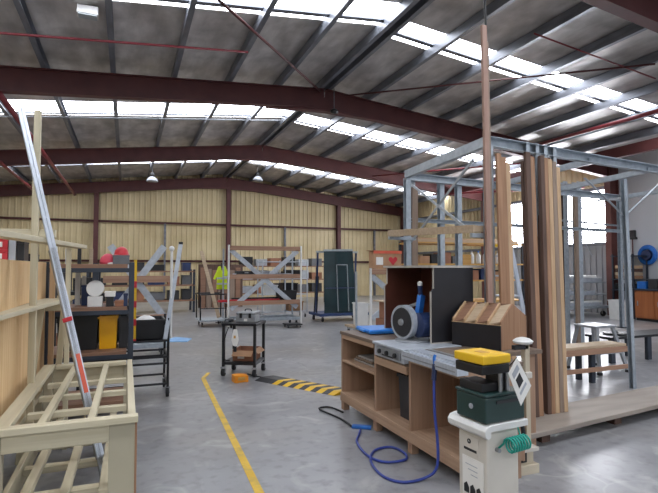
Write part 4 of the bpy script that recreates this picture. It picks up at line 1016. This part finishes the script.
# ------------------------------------------------------------------ glass trolley, buckets, cartons beyond the bench
t = thing('glass_trolley', 'blue trolley with casters carrying upright dark glass sheets', 'trolley', (6.1,14.1,0))
pt('deck', MB().bx(5.3,6.9,13.6,14.6,.17,.25), M['bluebase'])
for x in (5.42,6.78):
    for y in (13.72,14.48): caster(t, x-6.1, y-14.1, .075, .04, 0, top=.17)
for x in (5.45,6.1,6.75): pt('a_frame_post', MB().bar((x,14.35,.25),(x,14.2,2.1),.05,.05), M['bluebase'])
pt('top_rail', MB().bar((5.4,14.2,2.1),(6.8,14.2,2.1),.06,.06), M['glassfr'])
for i in range(6):
    y = 13.72+.055*i
    x0, x1 = 5.42+.03*i, 6.55-.0*i
    tt = thing('glass_sheet', ['front glass sheet with a pale top edge on the blue trolley','second glass sheet behind the front one on the blue trolley','third glass sheet in the row on the blue trolley','fourth glass sheet in the row on the blue trolley','fifth glass sheet in the row on the blue trolley','hindmost glass sheet of the row on the blue trolley'][i], 'glass sheet', (6,y,.25), 0, 'glass sheets on the blue trolley')
    MB().prism([(x0+.06,.26),(x1,.26),(x1-.14,2.12),(x0+.04,2.1)], 'y', y, y+.012).build('pane', M['glass'], tt)
    MB().bar((x0+.04,y+.006,2.13),(x1-.14,y+.006,2.15),.03,.06).build('edge_guard', M['glassfr'], tt)
    if i == 0:
        MB().bar((x0+.5,y-.008,.3),(x0+.45,y-.008,1.7),.02,.03,up=(0,1,0)).build('strap', M['glassfr'], tt)
        MB().bar((x0+.85,y-.008,.3),(x0+.8,y-.008,1.7),.02,.03,up=(0,1,0)).build('strap', M['glassfr'], tt)
        MB().bar((x0+.45,y-.008,1.7),(x0+.8,y-.008,1.7),.02,.03,up=(0,1,0)).build('strap', M['glassfr'], tt)
        MB().bar((x0+.1,y-.008,1.0),(x1-.08,y-.008,1.0),.02,.03,up=(0,1,0)).build('strap', M['bluebase'], tt)
for i, x in enumerate((5.12,5.2)):
    one('thin_rail', MB().bar((x+.1,13.9,.26),(x+.18,13.95,1.35),.03,.03,up=(0,1,0)), M['black'], ['outer','inner'][i] + ' thin black rail leaning at the open end of the glass trolley', 'rail', None, .003)
tub('white_tub', 'white tub on the floor between the glass trolley and the bench', 'tub', 5.2, 10.7, .25, .27, .3, .52, M['whitep'])
t = thing('tub_dolly', 'low wooden dolly under the white tub', 'dolly', (5.15,10.7,0))
pt('dolly_board', MB().bx(4.9,5.4,10.45,10.95,.2,.25), M['palebrd'])
for x in (4.97,5.33):
    for y in (10.52,10.88): caster(t, x-5.15, y-10.7, .07, .035, 0, top=.2)
# brown crates behind the bench end
for i, (x0_, x1_, y0_, y1_, z0_, z1_, lab) in enumerate([(3.62,4.3,6.3,6.9,0,.42,'brown crate lowest in the stack beyond the blue case'),(3.62,4.3,6.3,6.9,.421,.82,'brown crate in the middle of the stack beyond the blue case'),(3.66,4.26,6.34,6.86,.821,1.08,'brown crate topmost of the stack beyond the blue case')]):
    tt = thing('brown_crate', lab, 'crate', ((x0_+x1_)/2,(y0_+y1_)/2,z0_), 0, 'brown crates behind the bench')
    open_box(x0_,x1_,y0_,y1_,z0_,z1_,.015).build('crate_body', M['cardred'], tt)
    MB().bx((x0_+x1_)/2-.01,(x0_+x1_)/2+.01,y0_-.006,y0_,z0_+.02,z1_-.02).build('front_batten', M['walnut'], tt)
    MB().bx(x0_-.005,x1_+.005,y0_-.012,y0_-.001,z1_-.05,z1_-.005).build('rim_batten', M['redbrown'], tt)
one('packing_sheet', MB().bx(3.6,4.3,6.35,6.95,1.081,1.1), M['palebrd'], 'pale board covering the brown crates beyond the bench', 'board', None, .003)
# background rack of bins past the middle trolley
t = thing('wire_rack', 'pale wire rack of bins behind the glass trolley side of the lumber trolley', 'rack', (5.0,15.6,0))
for x in (4.0,4.75,5.5):
    for y in (15.3,15.9): pt('post', MB().tube((x,y,.14),(x,y,1.85),.02,8), M['galv_lt'], bevel=0)
for z in (.2,.75,1.25,1.8):
    for y in (15.3,15.9): pt('shelf_rail', MB().tube((4.0,y,z),(5.5,y,z),.015,8), M['galv_lt'], bevel=0)
    pt('shelf', MB().bx(4.0,5.5,15.3,15.9,z-.012,z+.005), M['galv'])
for x in (4.05,5.45):
    for y in (15.35,15.85): caster(t, x-5.0, y-15.6, .055, .03, 0, top=.14)
for i, (x, z, w_, h_, m_, lab) in enumerate([(4.3,.757,.45,.3,'whitep','white bin on the second shelf of the pale wire rack'),(4.95,.757,.5,.35,'black','black bin on the second shelf of the pale wire rack'),(4.3,1.257,.5,.25,'greybox','grey bin on the third shelf of the pale wire rack'),(5.1,1.257,.5,.28,'bindark','charcoal bin on the third shelf of the pale wire rack'),(4.4,.207,.6,.3,'whitep','large white bin on the lowest shelf of the pale wire rack'),(5.15,.207,.5,.3,'card','brown bin on the lowest shelf of the pale wire rack')]):
    tub('rack_bin', lab, 'bin', x, 15.6, z, w_, .45, h_, M[m_], 0, 'bins on the wire rack')
tub('black_tub', 'black tub lying on the silver deck end of the middle lumber trolley', 'tub', 4.25, 13.6, .66, .5, .45, .3, M['black'])
t = thing('floor_dolly', 'tiny black dolly on the floor in front of the wire rack', 'dolly', (4.2,12.85,0))
pt('dolly_board', MB().bx(3.98,4.42,12.65,13.05,.07,.10), M['black'])
for x in (4.03,4.37):
    for y in (12.7,13.0): caster(t, x-4.2, y-12.85, .025, .02, 0, top=.07)

# ------------------------------------------------------------------ storage along the back
def storage(label, x0, x1, y0, y1, levels, m='bluegrey', sh='brownboard'):
    t = thing('storage_rack', label, 'rack', ((x0+x1)/2,(y0+y1)/2,0), 0, 'storage racks by the back wall')
    for x in (x0, x1):
        for y in (y0, y1): MB().bx(x-.04,x+.04,y-.04,y+.04,0,levels[-1]+.05).build('post', M[m], t)
    for z in levels: MB().bx(x0-.04,x1+.04,y0-.04,y1+.04,z-.05,z).build('shelf', M[sh], t)
    return t
storage('long low rack of dark boxes near the back wall behind the tube trolley', -1.2, 2.3, 18.6, 19.6, (.45,1.0,1.5))
bx = [(-.9,.5,'black'),(-.2,.5,'bindark'),(.4,.4,'navy'),(1.0,.55,'black'),(1.6,.4,'cardred'),(2.05,.3,'black')]
for j, z in enumerate((.45,1.0,1.5)):
    for i, (x, w_, m_) in enumerate(bx):
        if j == 2 and i in (1,4): continue
        h_ = (.38,.34,.3)[j]*(.75+.25*((i*7+j*3)%3)/2)
        mm = ['black','bindark','navy','bindark','cardred','black','grey'][(i*2+j*3)%7]
        carton('stored_box', {0:'first',1:'second',2:'third',3:'fourth',4:'fifth',5:'sixth'}[i]+' box on the '+('bottom','middle','top')[j]+' shelf of the long low back rack', 'box', x-w_/2, x+w_/2, 18.75, 19.3, z, z+h_, M[mm], None, 'boxes on the long low rack')
storage('pale timber bench rack against the back wall behind the hi-vis vest', 4.6, 8.6, 21.5, 22.5, (.5,1.1,1.7), 'walnut')
for j, z in enumerate((.5,1.1,1.7)):
    for i in range(6):
        x = 4.95+i*.66; m_ = ['greybox','bindark','galv_lt','cardred','black','grey','black'][(i*3+j*2)%7]
        carton('stored_box', {0:'first',1:'second',2:'third',3:'fourth',4:'fifth',5:'sixth'}[i]+' box on the '+('bottom','middle','top')[j]+' shelf of the pale timber bench rack', 'box', x-.25, x+.25, 21.6, 22.2, z, z+.3+.05*((i+j)%3), M[m_], None, 'boxes on the timber bench rack')
for i in range(7):
    x = 2.75+i*.24
    one('upright_sheet', MB().bx(x, x+.2, 20.2+.03*i, 20.24+.03*i, 0, 1.62-.05*(i%3)), M['greywood' if i%2 else 'brownboard'], ('first','second','third','fourth','fifth','sixth','seventh')[i]+' upright grey-brown board in the row near the back wall', 'board', 'upright boards near the back wall')
one('upright_rail', MB().bx(2.7,4.5,20.45,20.5,0,1.75), M['walnut'], 'dark backing panel behind the upright grey-brown boards', 'panel')
# wall racks seen through the grey rack
storage('tall rack of timber and bottles beyond the grey timber rack', 8.6, 13.0, 13.6, 14.6, (.5,1.2,1.75,2.45), 'bluegrey', 'ochre')
for i in range(5):
    t = thing('white_bottle', ('first','second','third','fourth','fifth')[i]+' white bottle on the tall rack beyond the timber rack', 'bottle', (10.9+.28*i,13.75,1.75), 0, 'white bottles on the tall rack')
    MB().lathe([(.07,0),(.08,.02),(.08,.26),(.06,.32),(.025,.36),(.025,.38)], n=16).build('bottle_body', M['whitep'], t, local=True, smooth=True)
    MB().lathe([(.032,.38),(.032,.43),(.02,.435)], n=12).build('cap', M['blue' if i%2 else 'greybox'], t, local=True)
for i in range(5):
    x = 9.0+.42*i
    carton('stored_box', ('first','second','third','fourth','fifth')[i]+' box on the upper shelf of the tall rack with bottles', 'box', x-.18,x+.18,13.7,14.2,1.75,1.75+.25+.06*(i%3), M[['card','black','cardred','grey','ochre'][i]], None, 'boxes on the tall rack')
for i in range(8):
    x = 8.95+.5*i
    carton('stored_box', ('first','second','third','fourth','fifth','sixth','seventh','eighth')[i]+' box on the lower shelf of the tall rack with bottles', 'box', x-.2,x+.2,13.7,14.2,1.2,1.2+.28+.05*(i%3), M[['grey','card','bindark','whitep','cardred','navy','card','black'][i]], None, 'boxes on the tall rack')
for i in range(4):
    one('stored_length', MB().bx(8.7,12.9,13.7+.2*i,13.85+.2*i,2.451,2.55+.06*(i%2)), M['pine' if i%2 else 'palebrd'], ('first','second','third','fourth')[i]+' long board on top of the tall rack with bottles', 'board', 'boards on the tall rack', .004)

storage('dark shelf rack of black boxes behind the cream lumber stand', -2.0, -.42, 8.2, 8.8, (.4,.85,1.25,1.62), 'bluegrey', 'blacksteel')
for j, z in enumerate((.4,.85,1.25)):
    for i in range(5):
        x = -1.84+i*.31
        carton('stored_box', ('first','second','third','fourth','fifth')[i]+' box on the '+('bottom','middle','upper')[j]+' shelf of the dark rack behind the lumber stand', 'box', x-.13, x+.13, 8.25, 8.7, z+.001, z+.2+.04*((i+j)%3), M[['black','bindark','navy','black','grey','black','cardred'][(i*2+j)%7]], None, 'boxes on the dark rack')
for i in range(4):
    one('tall_offcut', MB().bx(-1.0+.16*i,-.95+.16*i,8.3,8.34,1.621,1.95-.06*(i%2)), M[['whitep','alu','black','palebrd'][i]], ('white','silver','black','pale wooden')[i]+' offcut standing on top of the dark rack behind the lumber stand', 'offcut')

# ------------------------------------------------------------------ camera, light, view
cam = bpy.data.cameras.new('camera'); co = bpy.data.objects.new('camera', cam); C.objects.link(co)
cam.sensor_width = 36; cam.lens = 494/658*36; cam.clip_end = 200
co.location = (0, 0, 1.6)
co.rotation_euler = (math.radians(92.5), 0, math.radians(-22.3))
S.camera = co
w = bpy.data.worlds.new('sky'); S.world = w; w.use_nodes = True
bg = w.node_tree.nodes['Background']; bg.inputs['Color'].default_value = (.86, .93, 1, 1); bg.inputs['Strength'].default_value = .85
S.view_settings.view_transform = 'Standard'; S.view_settings.look = 'None'
S.view_settings.exposure = 0.0; S.view_settings.gamma = 1
S.cycles.max_bounces = 8; S.cycles.diffuse_bounces = 5
